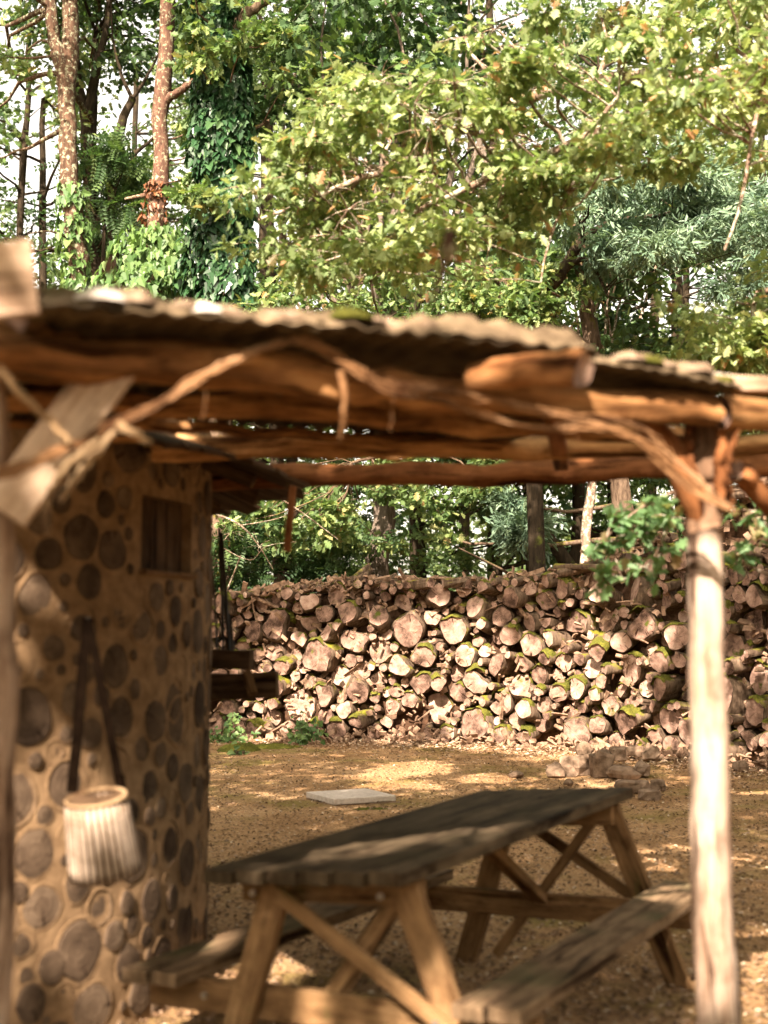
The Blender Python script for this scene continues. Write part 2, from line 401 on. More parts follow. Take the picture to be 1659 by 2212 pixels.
def make_tree(name, label, cat, trunks, clumps, tmpl, lsize, per, lmat, bmat, group=None, limbs=(), seed=0,
              flat=.45, up=.5, droop=.3, twigs=5, tintf=None, spread=1.0, sides=9, connect=True, sungaps=False):
    """trunks: list of (points, r0, r1); clumps: array of (x, y, z, r). A limb grows from the trunk to every clump,
    twigs fan out of it and carry the leaves."""
    r = np.random.default_rng(seed); random.seed(seed+3)
    base = Vector(trunks[0][0][0]) if trunks else Vector(limbs[0][0][0])
    base = Vector((base.x, base.y, 0.0 if trunks else base.z))
    root = thing(name, label, cat, base, group)
    mb = MB(); skel = []
    for pts, r0, r1 in list(trunks)+list(limbs):
        q = smooth_path(pts, 5, r0*.12); k = len(q)
        rad = [r0 + (r1-r0)*i/(k-1) for i in range(k)]
        mb.tube(q, rad, sides, .12, 1.5, m=0, seed=random.random()*9)
        skel += [(p, rr) for p, rr in zip(q, rad)]
    S = np.array([[p.x, p.y, p.z] for p, _ in skel]); SR = np.array([rr for _, rr in skel])
    pos = []; dirs = []
    for c in clumps:
        cx = Vector(c[:3]); cr = c[3]
        d = S - np.array(cx); cost = np.linalg.norm(d, axis=1) + np.maximum(0, d[:, 2] + .1)*1.5
        j = int(np.argmin(cost)); a = Vector(S[j]); L = (cx-a).length
        if connect:
            mid = a.lerp(cx, .5) + Vector((random.gauss(0, .1), random.gauss(0, .1), random.uniform(-.12, .12)))*L
            rr = min(SR[j]*.6, .012 + .014*L)
            mb.tube(smooth_path([a, mid, cx], 3, .015*L), [rr + (.007-rr)*i/6 for i in range(7)], 5, caps=False, m=0)
        tw = []
        for _ in range(twigs):
            v = Vector((r.normal(), r.normal(), r.normal()*flat - .05)).normalized()
            e = cx + v*cr*r.uniform(.6, 1.2); tw.append((cx, e, v))
            mb.tube([cx, cx.lerp(e, .5) + Vector((0, 0, .06*cr)), e], [.006, .004, .002], 3, caps=False, m=0)
        for _ in range(int(per*c[4] if len(c) > 4 else per)):
            a_, e, v = tw[r.integers(len(tw))]; t = r.uniform(.1, 1.1)
            q = a_.lerp(e, t) + Vector(r.normal(size=3)*cr*.22*spread*np.array([1, 1, flat]))
            pos.append(q[:]); dv = v*.7 + Vector(r.normal(size=3)*.7) + Vector((0, 0, -droop)); dirs.append(dv[:])
    mb.build('trunk', bmat, root, smooth=True, origin=base)
    if pos:
        pos = np.array(pos); dirs = np.array(dirs)
        if sungaps: kp = cull(pos, .0, True); pos = pos[kp]; dirs = dirs[kp]
        tint = None if tintf is None else tintf(pos, r)
        leaves('crown', pos, lsize, tmpl, lmat, root, up=up, dirs=np.array(dirs), tint=tint, seed=seed)
    return root

# ------------------------------------------------------------------ ground
def gz(x, y):
    """ground height: nearly flat, with a low bank of debris rising to the log wall"""
    z = .03*noise.noise(Vector((x*.5, y*.5, 0))) + .012*noise.noise(Vector((x*2.3, y*2.3, 3)))
    return z
# plan of the log wall (front face), left to right
WALLP = [(-9, 22.5), (-4.5, 20.6), (-2.5, 19.2), (-.5, 18.6), (1.1, 18.2), (2.4, 17.4), (3.34, 16.5), (4.4, 15.0), (5.6, 13.2), (7.0, 11.2)]
WALLH = [2.0, 2.0, 2.06, 2.28, 2.22, 2.32, 2.75, 3.35, 3.5, 3.5]
_seg = [0]
for a, b in zip(WALLP, WALLP[1:]): _seg.append(_seg[-1] + math.hypot(b[0]-a[0], b[1]-a[1]))
WL = _seg[-1]
def wall_at(s):
    s = min(max(s, 0), WL-1e-4); x = np.interp(s, _seg, [p[0] for p in WALLP]); y = np.interp(s, _seg, [p[1] for p in WALLP])
    x2 = np.interp(s+.4, _seg, [p[0] for p in WALLP]); y2 = np.interp(s+.4, _seg, [p[1] for p in WALLP])
    x1 = np.interp(s-.4, _seg, [p[0] for p in WALLP]); y1 = np.interp(s-.4, _seg, [p[1] for p in WALLP])
    t = Vector((x2-x1, y2-y1, 0)).normalized(); nrm = Vector((t.y, -t.x, 0))
    return Vector((x, y, 0)), t, nrm, float(np.interp(s, _seg, WALLH))

def build_ground():
    nx, ny = 200, 260
    xs = np.sinh(np.linspace(-3.4, 3.4, nx))/np.sinh(3.4)*120
    ys = -40 + (np.sinh(np.linspace(-1.6, 3.0, ny)) - math.sinh(-1.6))/(math.sinh(3.0) - math.sinh(-1.6))*200
    v = [(x, y, gz(x, y) if abs(x) < 12 and -5 < y < 30 else 0) for y in ys for x in xs]
    f = [(j*nx+i, j*nx+i+1, (j+1)*nx+i+1, (j+1)*nx+i) for j in range(ny-1) for i in range(nx-1)]
    me = bpy.data.meshes.new('ground'); me.from_pydata(v, [], f); me.materials.append(M['ground'])
    me.polygons.foreach_set('use_smooth', [True]*len(f))
    o = bpy.data.objects.new('ground', me); COL.objects.link(o); o['kind'] = 'structure'
build_ground()
# leaf litter, chips and gravel
def litter(name, n, fn, size, seed):
    r = np.random.default_rng(seed); pos = []
    while len(pos) < n:
        x, y = fn(r); pos.append((x, y, gz(x, y) + .006 + r.random()*.012))
    d = r.normal(size=(n, 3)); d[:, 2] *= .25
    o = leaves(name, pos, size, SIMPLE, M['litter'], up=.72, dirs=d, seed=seed, tint=r.random(n)**1.3 if size < .04 else .45+.55*r.random(n))
    return tag(o, kind='stuff')
def f1(r):
    y = 3.2 + 16*r.random()**1.4; return (r.uniform(-.38, .42)*y + .3, y)
def f2(r):
    s = r.uniform(4, WL-2); p, t, nn, h = wall_at(s); q = p + nn*(abs(r.normal())*.55 + .05); return q.x, q.y
litter('leaf_litter', 56000, f1, .031, 1)
litter('bark_chips', 12000, f2, .055, 2)
def stones_gravel():
    r = np.random.default_rng(3); mb = MB()
    for i in range(1500):
        y = 3.3 + 13*r.random()**1.5; x = r.uniform(-.3, .4)*y; s = .006 + .016*r.random()**2
        z = gz(x, y); b = len(mb.v)
        for q in ((-1, 0, 0), (0, -1, 0), (1, 0, 0), (0, 1, 0), (0, 0, .9)):
            mb.v.append(Vector((x + s*q[0]*r.uniform(.7, 1.3), y + s*q[1]*r.uniform(.7, 1.3), z + s*q[2])))
        for k in range(4): mb.face([b+k, b+(k+1) % 4, b+4])
    tag(mb.build('gravel', M['stone']), kind='stuff')
stones_gravel()
def moss_patch(cx, cy, rx, ry, h, n=26, seed=0):
    mb = MB(); k = 26
    for j in range(n+1):
        for i in range(k):
            a = 6.283*i/k; q = j/n; rr = (1-q)*(1 + .35*noise.noise(Vector((math.cos(a)*1.5, math.sin(a)*1.5, seed))))
            x = cx + rx*rr*math.cos(a); y = cy + ry*rr*math.sin(a)
            z = h*(1-(1-q)**3)*(1 + .5*noise.noise(Vector((x*9, y*9, seed)))) + .012*noise.noise(Vector((x*40, y*40, 2)))
            mb.v.append(Vector((x, y, gz(x, y) + z - .012)))
    for j in range(n):
        for i in range(k): mb.face([j*k+i, j*k+(i+1) % k, (j+1)*k+(i+1) % k, (j+1)*k+i])
    tag(mb.build('ground_moss', M['moss'], smooth=True), kind='stuff')
p = PZ(520, 1622, 0); moss_patch(p.x, p.y, .30, .34, .10, seed=1)
p = PZ(590, 1616, 0); moss_patch(p.x, p.y, .38, .26, .06, seed=2)
p = PZ(795, 1752, 0); moss_patch(p.x, p.y, .20, .12, .02, seed=4)

# ------------------------------------------------------------------ the log wall
def pack():
    r = np.random.default_rng(21); C = []
    s0, s1 = 4.6, WL - 1.2
    top = lambda s: float(np.interp(s, _seg, WALLH))
    X = np.zeros(0); Z = np.zeros(0); RR = np.zeros(0)
    fails = 0
    while fails < 160 and len(X) < 1400:
        u = r.random(); rad = .055 + .13*u**1.7
        if r.random() < .10: rad = r.uniform(.17, .26)
        if r.random() < .25: rad = r.uniform(.04, .07)
        best = None
        for _ in range(5):
            s = r.uniform(s0, s1); z = 3.4
            # drop straight down, then roll into the nearest low pocket
            for it in range(26):
                m = np.abs(X - s) < RR + rad
                zz = rad
                if m.any():
                    zz = max(rad, float(np.max(Z[m] + np.sqrt(np.maximum(0, (RR[m]+rad)**2 - (X[m]-s)**2)))))
                if zz > z - 1e-4 and it > 0: s = sp; step *= -.5
                else: z = zz; sp = s; step = (rad*.25)*(1 if r.random() < .5 else -1) if it == 0 else step
                s = min(max(s + step, s0), s1)
            s = sp
            if best is None or z < best[1]: best = (s, z)
        s, z = best
        if z + rad*.6 > top(s): fails += 1; continue
        if z < .35 and r.random() < .5: rad = max(rad, .13); m = np.abs(X - s) < RR + rad; z = max(rad, float(np.max(Z[m] + np.sqrt(np.maximum(0, (RR[m]+rad)**2 - (X[m]-s)**2)))) if m.any() else rad)
        fails = 0; X = np.append(X, s); Z = np.append(Z, z); RR = np.append(RR, rad)
    return X, Z, RR
LX, LZ, LR = pack()
def log_mesh(mb, rad, length, seed, nseg=18, split=False, xf=None):
    """log along local -y (front end at y = 0), uv of the end faces centred on the pith"""
    b0 = len(mb.v); rings = [(0.0, .91), (-.010, 1.0), (-.1, 1.0), (-length*.5, 1.03), (-length, .98)]
    def rr(a, y):
        f = .97 + .14*noise.noise(Vector((math.cos(a)*1.2, math.sin(a)*1.2, seed*3.1))) * 2 + .045*noise.noise(Vector((math.cos(a)*4, math.sin(a)*4, seed + y*3)))*2
        if split:
            ca = math.cos(a - seed); f *= min(1, .42/max(ca, .0001)) if ca > .42 else 1
        return f*rad
    t = random.random()
    for (y, k) in rings:
        for j in range(nseg):
            a = 6.2832*j/nseg; q = Vector((rr(a, y)*k*math.cos(a), -y, rr(a, y)*k*math.sin(a)))
            if y == 0: q.y = .012*noise.noise(Vector((a, seed, 0)))
            mb.v.append(q)
    for i in range(len(rings)-1):
        for j in range(nseg):
            j2 = (j+1) % nseg
            mb.face([b0+i*nseg+j, b0+(i+1)*nseg+j, b0+(i+1)*nseg+j2, b0+i*nseg+j2][::-1], [(0, 0)]*4, 1, t)
    # front face: centre + mid ring
    c = len(mb.v); off = Vector((random.uniform(-.12, .12)*rad, 0, random.uniform(-.12, .12)*rad))
    mb.v.append(off.copy())
    for j in range(nseg):
        a = 6.2832*j/nseg; mb.v.append(Vector((rr(a, 0)*.55*math.cos(a), .006*noise.noise(Vector((a*2, seed, 4))), rr(a, 0)*.55*math.sin(a))) + off*.4)
    def uv(i): q = mb.v[i] - off; return (q.x, q.z)
    for j in range(nseg):
        j2 = (j+1) % nseg
        ids = [c, c+1+j2, c+1+j][::-1]; mb.face(ids, [uv(i) for i in ids], 0, t)
        ids = [c+1+j, c+1+j2, b0+j2, b0+j][::-1]; mb.face(ids, [uv(i) for i in ids], 0, t)
    if xf is not None:
        for i in range(b0, len(mb.v)): mb.v[i] = xf @ mb.v[i]
def moss_cap(mb, rad, seed, cover, dpt, lseed=0):
    """lumpy cushion hugging the upper side of a log near its front end"""
    b0 = len(mb.v); na, ny = 12, 9; a0 = 1.57 + random.uniform(-.5, .5)
    for i in range(ny+1):
        for j in range(na+1):
            v, u = i/ny, j/na; a = a0 + (u-.5)*cover
            e = math.sin(math.pi*u)**.5 * abs(math.sin(math.pi*min(1, v*1.02)))**.45
            th = (.006 + .024*(.5+noise.noise(Vector((u*4, v*4, seed)))) + .016*noise.noise(Vector((u*13, v*13, seed))))*e - .012*(1-e)
            f = .97 + .14*noise.noise(Vector((math.cos(a)*1.2, math.sin(a)*1.2, lseed*3.1))) * 2 + .045*noise.noise(Vector((math.cos(a)*4, math.sin(a)*4, lseed)))*2
            rr = rad*f + th
            y = -(v-.12)*dpt + .02*noise.noise(Vector((u*5, seed, 0)))
            mb.v.append(Vector((rr*math.cos(a), -y, rr*math.sin(a))))
    for i in range(ny):
        for j in range(na):
            q = b0+i*(na+1)+j; mb.face([q, q+1, q+na+2, q+na+1])
def frame_rc(s, z):
    p, t, nn, h = wall_at(s); q = p - camo.location + Vector((0, 0, z)); d = q.y*CT + q.z*ST
    return 829.5 + F*q.x/d, 1106 - F*(-q.y*ST + q.z*CT)/d
random.seed(5)
vis = []
for i in range(len(LX)):
    x, y = frame_rc(LX[i], LZ[i]); ok = 450 < x < 1690 and 1060 < y < 1660
    vis.append((ok, LR[i]/(wall_at(LX[i])[0].y)))
LAB = []
order = sorted(range(len(LX)), key=lambda i: (not vis[i][0], -vis[i][1]))
indiv = set(order[:290]); rest = MB()
SZ = lambda r: 'very large' if r > .19 else 'large' if r > .13 else 'medium' if r > .085 else 'small'
for i in range(len(LX)):
    s, z, rad = float(LX[i]), float(LZ[i]), float(LR[i]); p, t, nn, h = wall_at(s)
    if not vis[i][0] and (frame_rc(s, z)[0] < 250 or frame_rc(s, z)[0] > 1850): pass
    outw = random.uniform(-.20, .12) + (.06 if z < .3 else 0); length = random.uniform(.45, .7)
    o = p - nn*0 + Vector((0, 0, z)) + nn*outw
    ax = (nn + t*random.gauss(-.05, .24) + Vector((0, 0, random.gauss(-.02, .17)))).normalized()
    xa = Vector((0, 0, 1)).cross(-ax).normalized(); za = (-ax).cross(xa)
    Mx = Matrix((( -xa.x, -ax.x, za.x, o.x), (-xa.y, -ax.y, za.y, o.y), (-xa.z, -ax.z, za.z, o.z), (0, 0, 0, 1)))
    split = rad > .07 and random.random() < .34
    mossy = random.random() < (.75 if z + rad > h - .3 else .55) and rad > .055
    if i in indiv:
        mb = MB(); log_mesh(mb, rad*1.0, length, i*.37, 20, split)
        me_o = mb.build('firewood_log', [M['cut'], M['bark']], None, smooth=False)
        me_o.matrix_world = Mx
        me_o.data.polygons.foreach_set('use_smooth', [m_ == 1 for m_ in mb.m])
        fx, fy = frame_rc(s, z)
        zone = ('by the hut corner' if fx < 620 else 'left of grey trunk' if fx < 830 else 'right of grey trunk' if fx < 1040 else 'mid right of wall' if fx < 1260 else 'left of bare post' if fx < 1480 else 'right of bare post')
        row = 'bottom' if z < .45 else 'lower' if z < .95 else 'middle' if z < 1.45 else 'upper' if z < h-.35 else 'topmost'
        LAB.append((f"{SZ(rad)} {'mossy ' if mossy else ''}{'split' if split else 'round'} log in {row} rows, {zone}", fx, me_o))
        if mossy:
            mc = MB(); moss_cap(mc, rad, i*.9, random.uniform(1.2, 2.6), random.uniform(.12, .26), i*.37)
            c = mc.build('moss', M['moss'], None, smooth=True); c.parent = me_o
    else:
        log_mesh(rest, rad, length, i*.37, 12, split, Mx)
def spread_labels(items, cat, group):
    g = {}
    for lab, fx, o in items: g.setdefault(lab, []).append((fx, o))
    for lab, L_ in g.items():
        L_.sort(key=lambda t: t[0]); k = len(L_)
        wd = [''] if k == 1 else [', the left one', ', the right one'] if k == 2 else [', the left one', ', the middle one', ', the right one'] if k == 3 else [', ' + q + ' from left' for q in ('first', 'second', 'third', 'fourth', 'fifth', 'sixth', 'seventh', 'eighth', 'ninth', 'tenth')]
        for i_, (fx, o) in enumerate(L_): tag(o, lab + wd[min(i_, len(wd)-1)], cat, group)
spread_labels(LAB, 'log', 'logs stacked in the long wall')
ro = rest.build('firewood_stack', [M['cut'], M['bark']]); tag(ro, kind='stuff')
# dark bark and rubble packed behind and between the logs
def wall_core():
    mb = MB(); n = 90; rows = 20
    for i in range(n+1):
        s = WL*i/n; p, t, nn, h = wall_at(s)
        for j in range(rows+1):
            z = (h-.12)*j/rows; d = -.26 + .10*noise.noise(Vector((s*2.5, z*3.5, 0)))
            if j == rows: d -= .1
            mb.v.append(p + nn*d + Vector((0, 0, z)))
        mb.v.append(p - nn*1.0 + Vector((0, 0, h-.15))); mb.v.append(p - nn*1.1)
    k = rows+3
    for i in range(n):
        for j in range(k-1): mb.face([i*k+j, (i+1)*k+j, (i+1)*k+j+1, i*k+j+1])
    tag(mb.build('wall_rubble', M['core'], smooth=True), kind='stuff')
    r = np.random.default_rng(9); mb = MB(); random.seed(9)
    for i in range(3200):
        s = r.uniform(4.2, WL-1); p, t, nn, h = wall_at(s)
        z = r.uniform(0, h+.02) if r.random() < .72 else h + r.uniform(-.1, .06)
        if r.random() < .2: z = abs(r.normal())*.08
        q = p + nn*(r.uniform(-.2, .02) if z > .2 else r.uniform(-.1, .5)) + Vector((0, 0, z)); L = r.uniform(.03, .15) if r.random() < .92 else r.uniform(.2, .4)
        d = (t*r.normal() + nn*r.normal()*.5 + Vector((0, 0, r.normal()*.5))).normalized()
        sd = Vector(r.normal(size=3)); mb.board(q - d*L/2, q + d*L/2, r.uniform(.02, .08), r.uniform(.008, .03), sd, 2, .02)
    tag(mb.build('wood_shards', M['debris']), kind='stuff')
    CL = []
    for i in range(34):
        s = r.uniform(4.5, WL-1); p, t, nn, h = wall_at(s); z = h + r.uniform(-.12, .0); L = r.uniform(.3, .9); rad = r.uniform(.035, .09)
        q = p - nn*r.uniform(-.05, .4) + Vector((0, 0, z)); d = (t + nn*r.normal()*.5 + Vector((0, 0, r.normal()*.12))).normalized()
        b = MB(); b.tube([q - d*L/2, q, q + d*L/2], rad, 10, .25, 3, m=0, mc=1, seed=i)
        o = b.build('crest_log', [M['bark'], M['cut']], smooth=False, origin=q)
        fx = frame_rc(s, z)[0]
        zone = ('above the hut rods' if fx < 620 else 'left of the grey trunk' if fx < 830 else 'right of the grey trunk' if fx < 1040 else 'right of middle' if fx < 1260 else 'under the oak leaves' if fx < 1480 else 'by the bare post')
        CL.append((f"{'thick' if rad > .065 else 'thin'} {'long' if L > .6 else 'short'} log lying on the wall crest {zone}", fx, o))
    spread_labels(CL, 'log', 'logs lying on top of the wall')
wall_core()

# ------------------------------------------------------------------ the round cordwood hut
HC = Vector((-2.5, 5.87, 0)); HR = 1.7; HH = 2.42
hut = thing('round_hut', 'round cordwood hut with log ends set in ochre mortar and small shuttered window', 'hut', HC)
def hut_hit(x, y):
    d = ray(x, y); ox, oy = -HC.x, -HC.y
    a = d.x*d.x + 1; b = 2*(ox*d.x + oy); c = ox*ox + oy*oy - HR*HR
    q = b*b - 4*a*c
    s = (-b - math.sqrt(max(q, 0)))/(2*a); px, py = s*d.x + ox, s + oy
    return math.atan2(py, px), CH + d.z*s
def hp(th, z, r=0.0): return HC + Vector(((HR+r)*math.cos(th), (HR+r)*math.sin(th), z))
W0, zt = hut_hit(307, 1068); W1, zb_ = hut_hit(412, 1240)
zt, zb_ = zt, zb_
def build_hut():
    mb = MB(); nt_ = 144; nz = 34
    ths = sorted([-math.pi + 2*math.pi*i/nt_ for i in range(nt_)] + [W0, W1]); zs = sorted([HH*i/nz for i in range(nz+1)] + [zt, zb_])
    kz = len(zs)
    for th in ths:
        for z in zs:
            mb.v.append(hp(th, z, .008*noise.noise(Vector((th*9, z*5, 0)))))
    n = len(ths)
    for i in range(n):
        i2 = (i+1) % n
        for j in range(kz-1):
            if W0-1e-6 <= ths[i] and ths[i2] <= W1+1e-6 and ths[i2] > ths[i] and zs[j] >= zb_-1e-6 and zs[j+1] <= zt+1e-6: continue
            mb.face([i*kz+j, i2*kz+j, i2*kz+j+1, i*kz+j+1])
    # niche walls
    dp = -.055
    b = len(mb.v)
    for (a, z) in ((W0, zb_), (W1, zb_), (W1, zt), (W0, zt)):
        mb.v.append(hp(a, z)); mb.v.append(hp(a, z, dp))
    for k in range(4):
        k2 = (k+1) % 4; mb.face([b+2*k, b+2*k2, b+2*k2+1, b+2*k+1])
    # packed log ends, big ones of the photo first
    E = []
    for (x, y, hgt) in ((175, 1160, 104), (82, 1293, 104), (240, 1190, 92), (268, 1075, 52), (258, 1305, 72), (378, 1320, 70), (205, 1350, 1),
                        (60, 1550, 130), (250, 1440, 90), (322, 1450, 72), (160, 1510, 78), (375, 1510, 86), (345, 1430, 74), (262, 1330, 54),
                        (115, 1400, 60), (260, 1550, 86), (335, 1555, 95), (390, 1450, 70), (170, 2050, 130), (110, 2090, 70), (215, 1960, 70),
                        (90, 1960, 90), (275, 2080, 78), (200, 2180, 110), (65, 2170, 80), (385, 1560, 100), (320, 1700, 70), (400, 1690, 90), (365, 1820, 100), (290, 1850, 110)):
        if hgt < 5: continue
        th, z = hut_hit(x, y); dd = (HC + Vector((HR*math.cos(th), HR*math.sin(th), 0))).y
        E.append((th, z, hgt/2*dd/F))
    r = np.random.default_rng(12)
    EA = np.zeros((3000, 3)); EA[:len(E)] = E
    def fits(th, z, q, gap):
        A_ = EA[:len(E)]; da = (th-A_[:, 0]+math.pi) % (2*math.pi) - math.pi
        if ((da*HR)**2 + (z-A_[:, 1])**2 < (q+A_[:, 2]+gap)**2).any(): return False
        if W0-.012-q/HR < th < W1+.012+q/HR and zb_-.03-q < z < zt+.03+q: return False
        return True
    for (sz0, sz1, tries) in ((.075, .112, 5000), (.055, .075, 14000), (.038, .055, 26000), (.02, .038, 34000)):
        for _ in range(tries):
            th = r.uniform(-math.pi, math.pi); q = r.uniform(sz0, sz1); z = r.uniform(q*.6, HH-q)
            if fits(th, z, q, .005): EA[len(E)] = (th, z, q); E.append((th, z, q))
    for (th, z, q) in E:
        b = len(mb.v); k = 16; sd = r.random()*40; t = r.random(); ex = r.uniform(.85, 1.0); pr = r.uniform(-.004, .012)
        for (m_, off) in ((1.15, .001), (1.09, .003), (1.03, .003), (1.0, -.006+pr*.2), (.93, pr), (.5, pr+.002)):
            for j in range(k):
                a = 6.2832*j/k; f = 1 + .16*noise.noise(Vector((math.cos(a)*1.3, math.sin(a)*1.3, sd)))
                mb.v.append(hp(th + q*m_*f*ex*math.cos(a)/HR, z + q*m_*f*math.sin(a), off))
        mb.v.append(hp(th, z, pr+.002))
        for i in range(5):
            for j in range(k):
                j2 = (j+1) % k; ids = [b+i*k+j, b+i*k+j2, b+(i+1)*k+j2, b+(i+1)*k+j]
                mt = 0 if i < 2 else 1
                uvs = []
                for id_ in ids:
                    li = (id_-b)//k; jj = (id_-b) % k; m_ = (1.15, 1.09, 1.03, 1.0, .93, .5)[li]; a = 6.2832*jj/k
                    uvs.append((q*m_*math.cos(a), q*m_*math.sin(a)))
                mb.face(ids, uvs, mt, t)
        for j in range(k):
            j2 = (j+1) % k; a, a2 = 6.2832*j/k, 6.2832*j2/k
            mb.face([b+5*k+j, b+5*k+j2, b+6*k], [(q*.5*math.cos(a), q*.5*math.sin(a)), (q*.5*math.cos(a2), q*.5*math.sin(a2)), (0, 0)], 1, t)
    mb.build('wall', [M['mortar'], M['hut_end']], hut, smooth=False)
build_hut()
wm = MB()
a0, a1 = hp(W0, 0, -.05), hp(W1, 0, -.05)
for i in range(3):
    u0, u1 = i/3+.012, (i+1)/3-.012; q0, q1 = a0.lerp(a1, u0), a0.lerp(a1, u1); c = (q0+q1)/2; wd = (q1-q0).length
    wm.board(c+Vector((0, 0, zb_)), c+Vector((0, 0, zt)), wd, .02, (q1-q0), 3, .004)
win = wm.build('window_shutter', M['dark_board'], hut, bevel=.002)
wm = MB(); cc = (hp(W0, 0, -.02)+hp(W1, 0, -.02))/2; tdir = (hp(W1, 0)-hp(W0, 0)).normalized(); wl = (hp(W1, 0)-hp(W0, 0)).length
wm.board(cc - tdir*(wl/2+.01) + Vector((0, 0, zb_-.008)), cc + tdir*(wl/2+.01) + Vector((0, 0, zb_-.008)), .10, .022, tdir.cross(Vector((0, 0, 1))), 4, .003)
wm.build('window_sill', M['grey_log'], hut, bevel=.003)
# roof over the free side of the hut: shingled cone with a ragged eave
def hut_roof():
    mb = MB(); r = np.random.default_rng(4); a0, a1 = R(-48), R(215); rows = 11; apex = 3.05
    for k in range(rows):
        q0 = 2.05*(1-k/rows) + .02; q1 = 2.05*(1-(k+1.5)/rows); q1 = max(q1, .02)
        zf = lambda q: apex - (apex-2.19)*(q/2.05)
        th = a0
        while th < a1:
            wdt = r.uniform(.10, .24)/max(q0, .3); th2 = min(th + wdt, a1+.05); e = q0 + r.uniform(-.02, .07)*(1.6 if k == 0 else 1)
            b = len(mb.v); lift = .018
            for (aa, q, dz) in ((th, e, lift), (th2, e - r.uniform(-.03, .06), lift), (th2, q1, 0), (th, q1, 0)):
                mb.v.append(HC + Vector((q*math.cos(aa), q*math.sin(aa), zf(q) + dz + .01)))
            for m_ in range(4):
                v = mb.v[b+m_]; mb.v.append(v - Vector((0, 0, .02)))
            o = r.random()*9
            mb.face([b, b+1, b+2, b+3], [(o, o), (o, o+.2), (o+.3, o+.2), (o+.3, o)], 0, r.random())
            mb.face([b+7, b+6, b+5, b+4], [(o, o), (o, o+.2), (o+.3, o+.2), (o+.3, o)], 0, r.random())
            for m_ in range(4): mb.face([b+m_, b+4+m_, b+4+(m_+1) % 4, b+(m_+1) % 4], None, 0, .4)
            th = th2 - .01
    mb.build('roof', M['dark_board'], hut)
    rf = MB()
    for i in range(14):
        a = R(-44 + i*19.5); q = 1.93
        rf.tube([HC + Vector((.1*math.cos(a), .1*math.sin(a), 2.93)), HC + Vector((q*math.cos(a), q*math.sin(a), 2.17))], .035, 8, .1, 3, seed=i)
        if i < 13:
            o = rf.build('roof_rafter', M['dark_board'], hut); rf = MB()
hut_roof()
# timber rack fixed behind the hut corner
tr = thing('timber_rack', 'dark timber rack of two thick planks sticking out behind the hut corner', 'rack', P(500, 1460, 6.35))
for nm, (x0, y0, x1, y1, D, wd, th_) in (('upper_plank', (330, 1420, 545, 1425, 6.35, .092, .11)), ('lower_plank', (330, 1490, 601, 1478, 6.3, .125, .09))):
    b = MB(); b.board(P(x0, y0, D), P(x1, y1, D-.05), wd, th_, (0, 0, 1), 6, .006); b.build(nm, M['dark_board'], tr, bevel=.008)
b = MB(); b.board(P(532, 1448, 6.22), P(547, 1500, 6.18), .045, .03, (1, 0, 0), 2); b.build('cleat', M['table_leg'], tr, bevel=.003)
for i, (x0, y0, x1, y1, D, rr) in enumerate(((473, 1140, 483, 1435, 6.45, .008), (478, 1150, 496, 1440, 6.42, .010), (459, 1230, 470, 1430, 6.5, .006), (497, 1328, 504, 1440, 6.4, .007), (486, 1290, 500, 1432, 6.46, .012))):
    b = MB(); a_, b_ = P(x1, y1, D), P(x0, y0, D+.06); b.tube([a_, a_.lerp(b_, .5)+Vector((.004, 0, 0)), b_], rr, 8, m=0)
    o = b.build('metal_rod', M['metal'], smooth=True, origin=a_)
    tag(o, ['tallest thin dark rod leaning upright by the hut corner', 'thicker dark rod leaning beside the tallest one behind the rack', 'thin rod closest to the hut wall edge', 'short pale-edged rod at the right of the leaning rods', 'short thick dark rod between the tall rods and the pale-edged rod'][i], 'rod', 'rods leaning behind the hut')
# a batten hanging from the eave
b = MB(); b.board(P(633, 1050, 5.6), P(620, 1192, 5.62), .033, .022, (1, 0, 0), 5, .006)
tag(b.build('hanging_batten', M['brace_dark'], bevel=.003, origin=P(633, 1050, 5.6)), 'narrow reddish batten hanging down from the hut eave', 'batten')

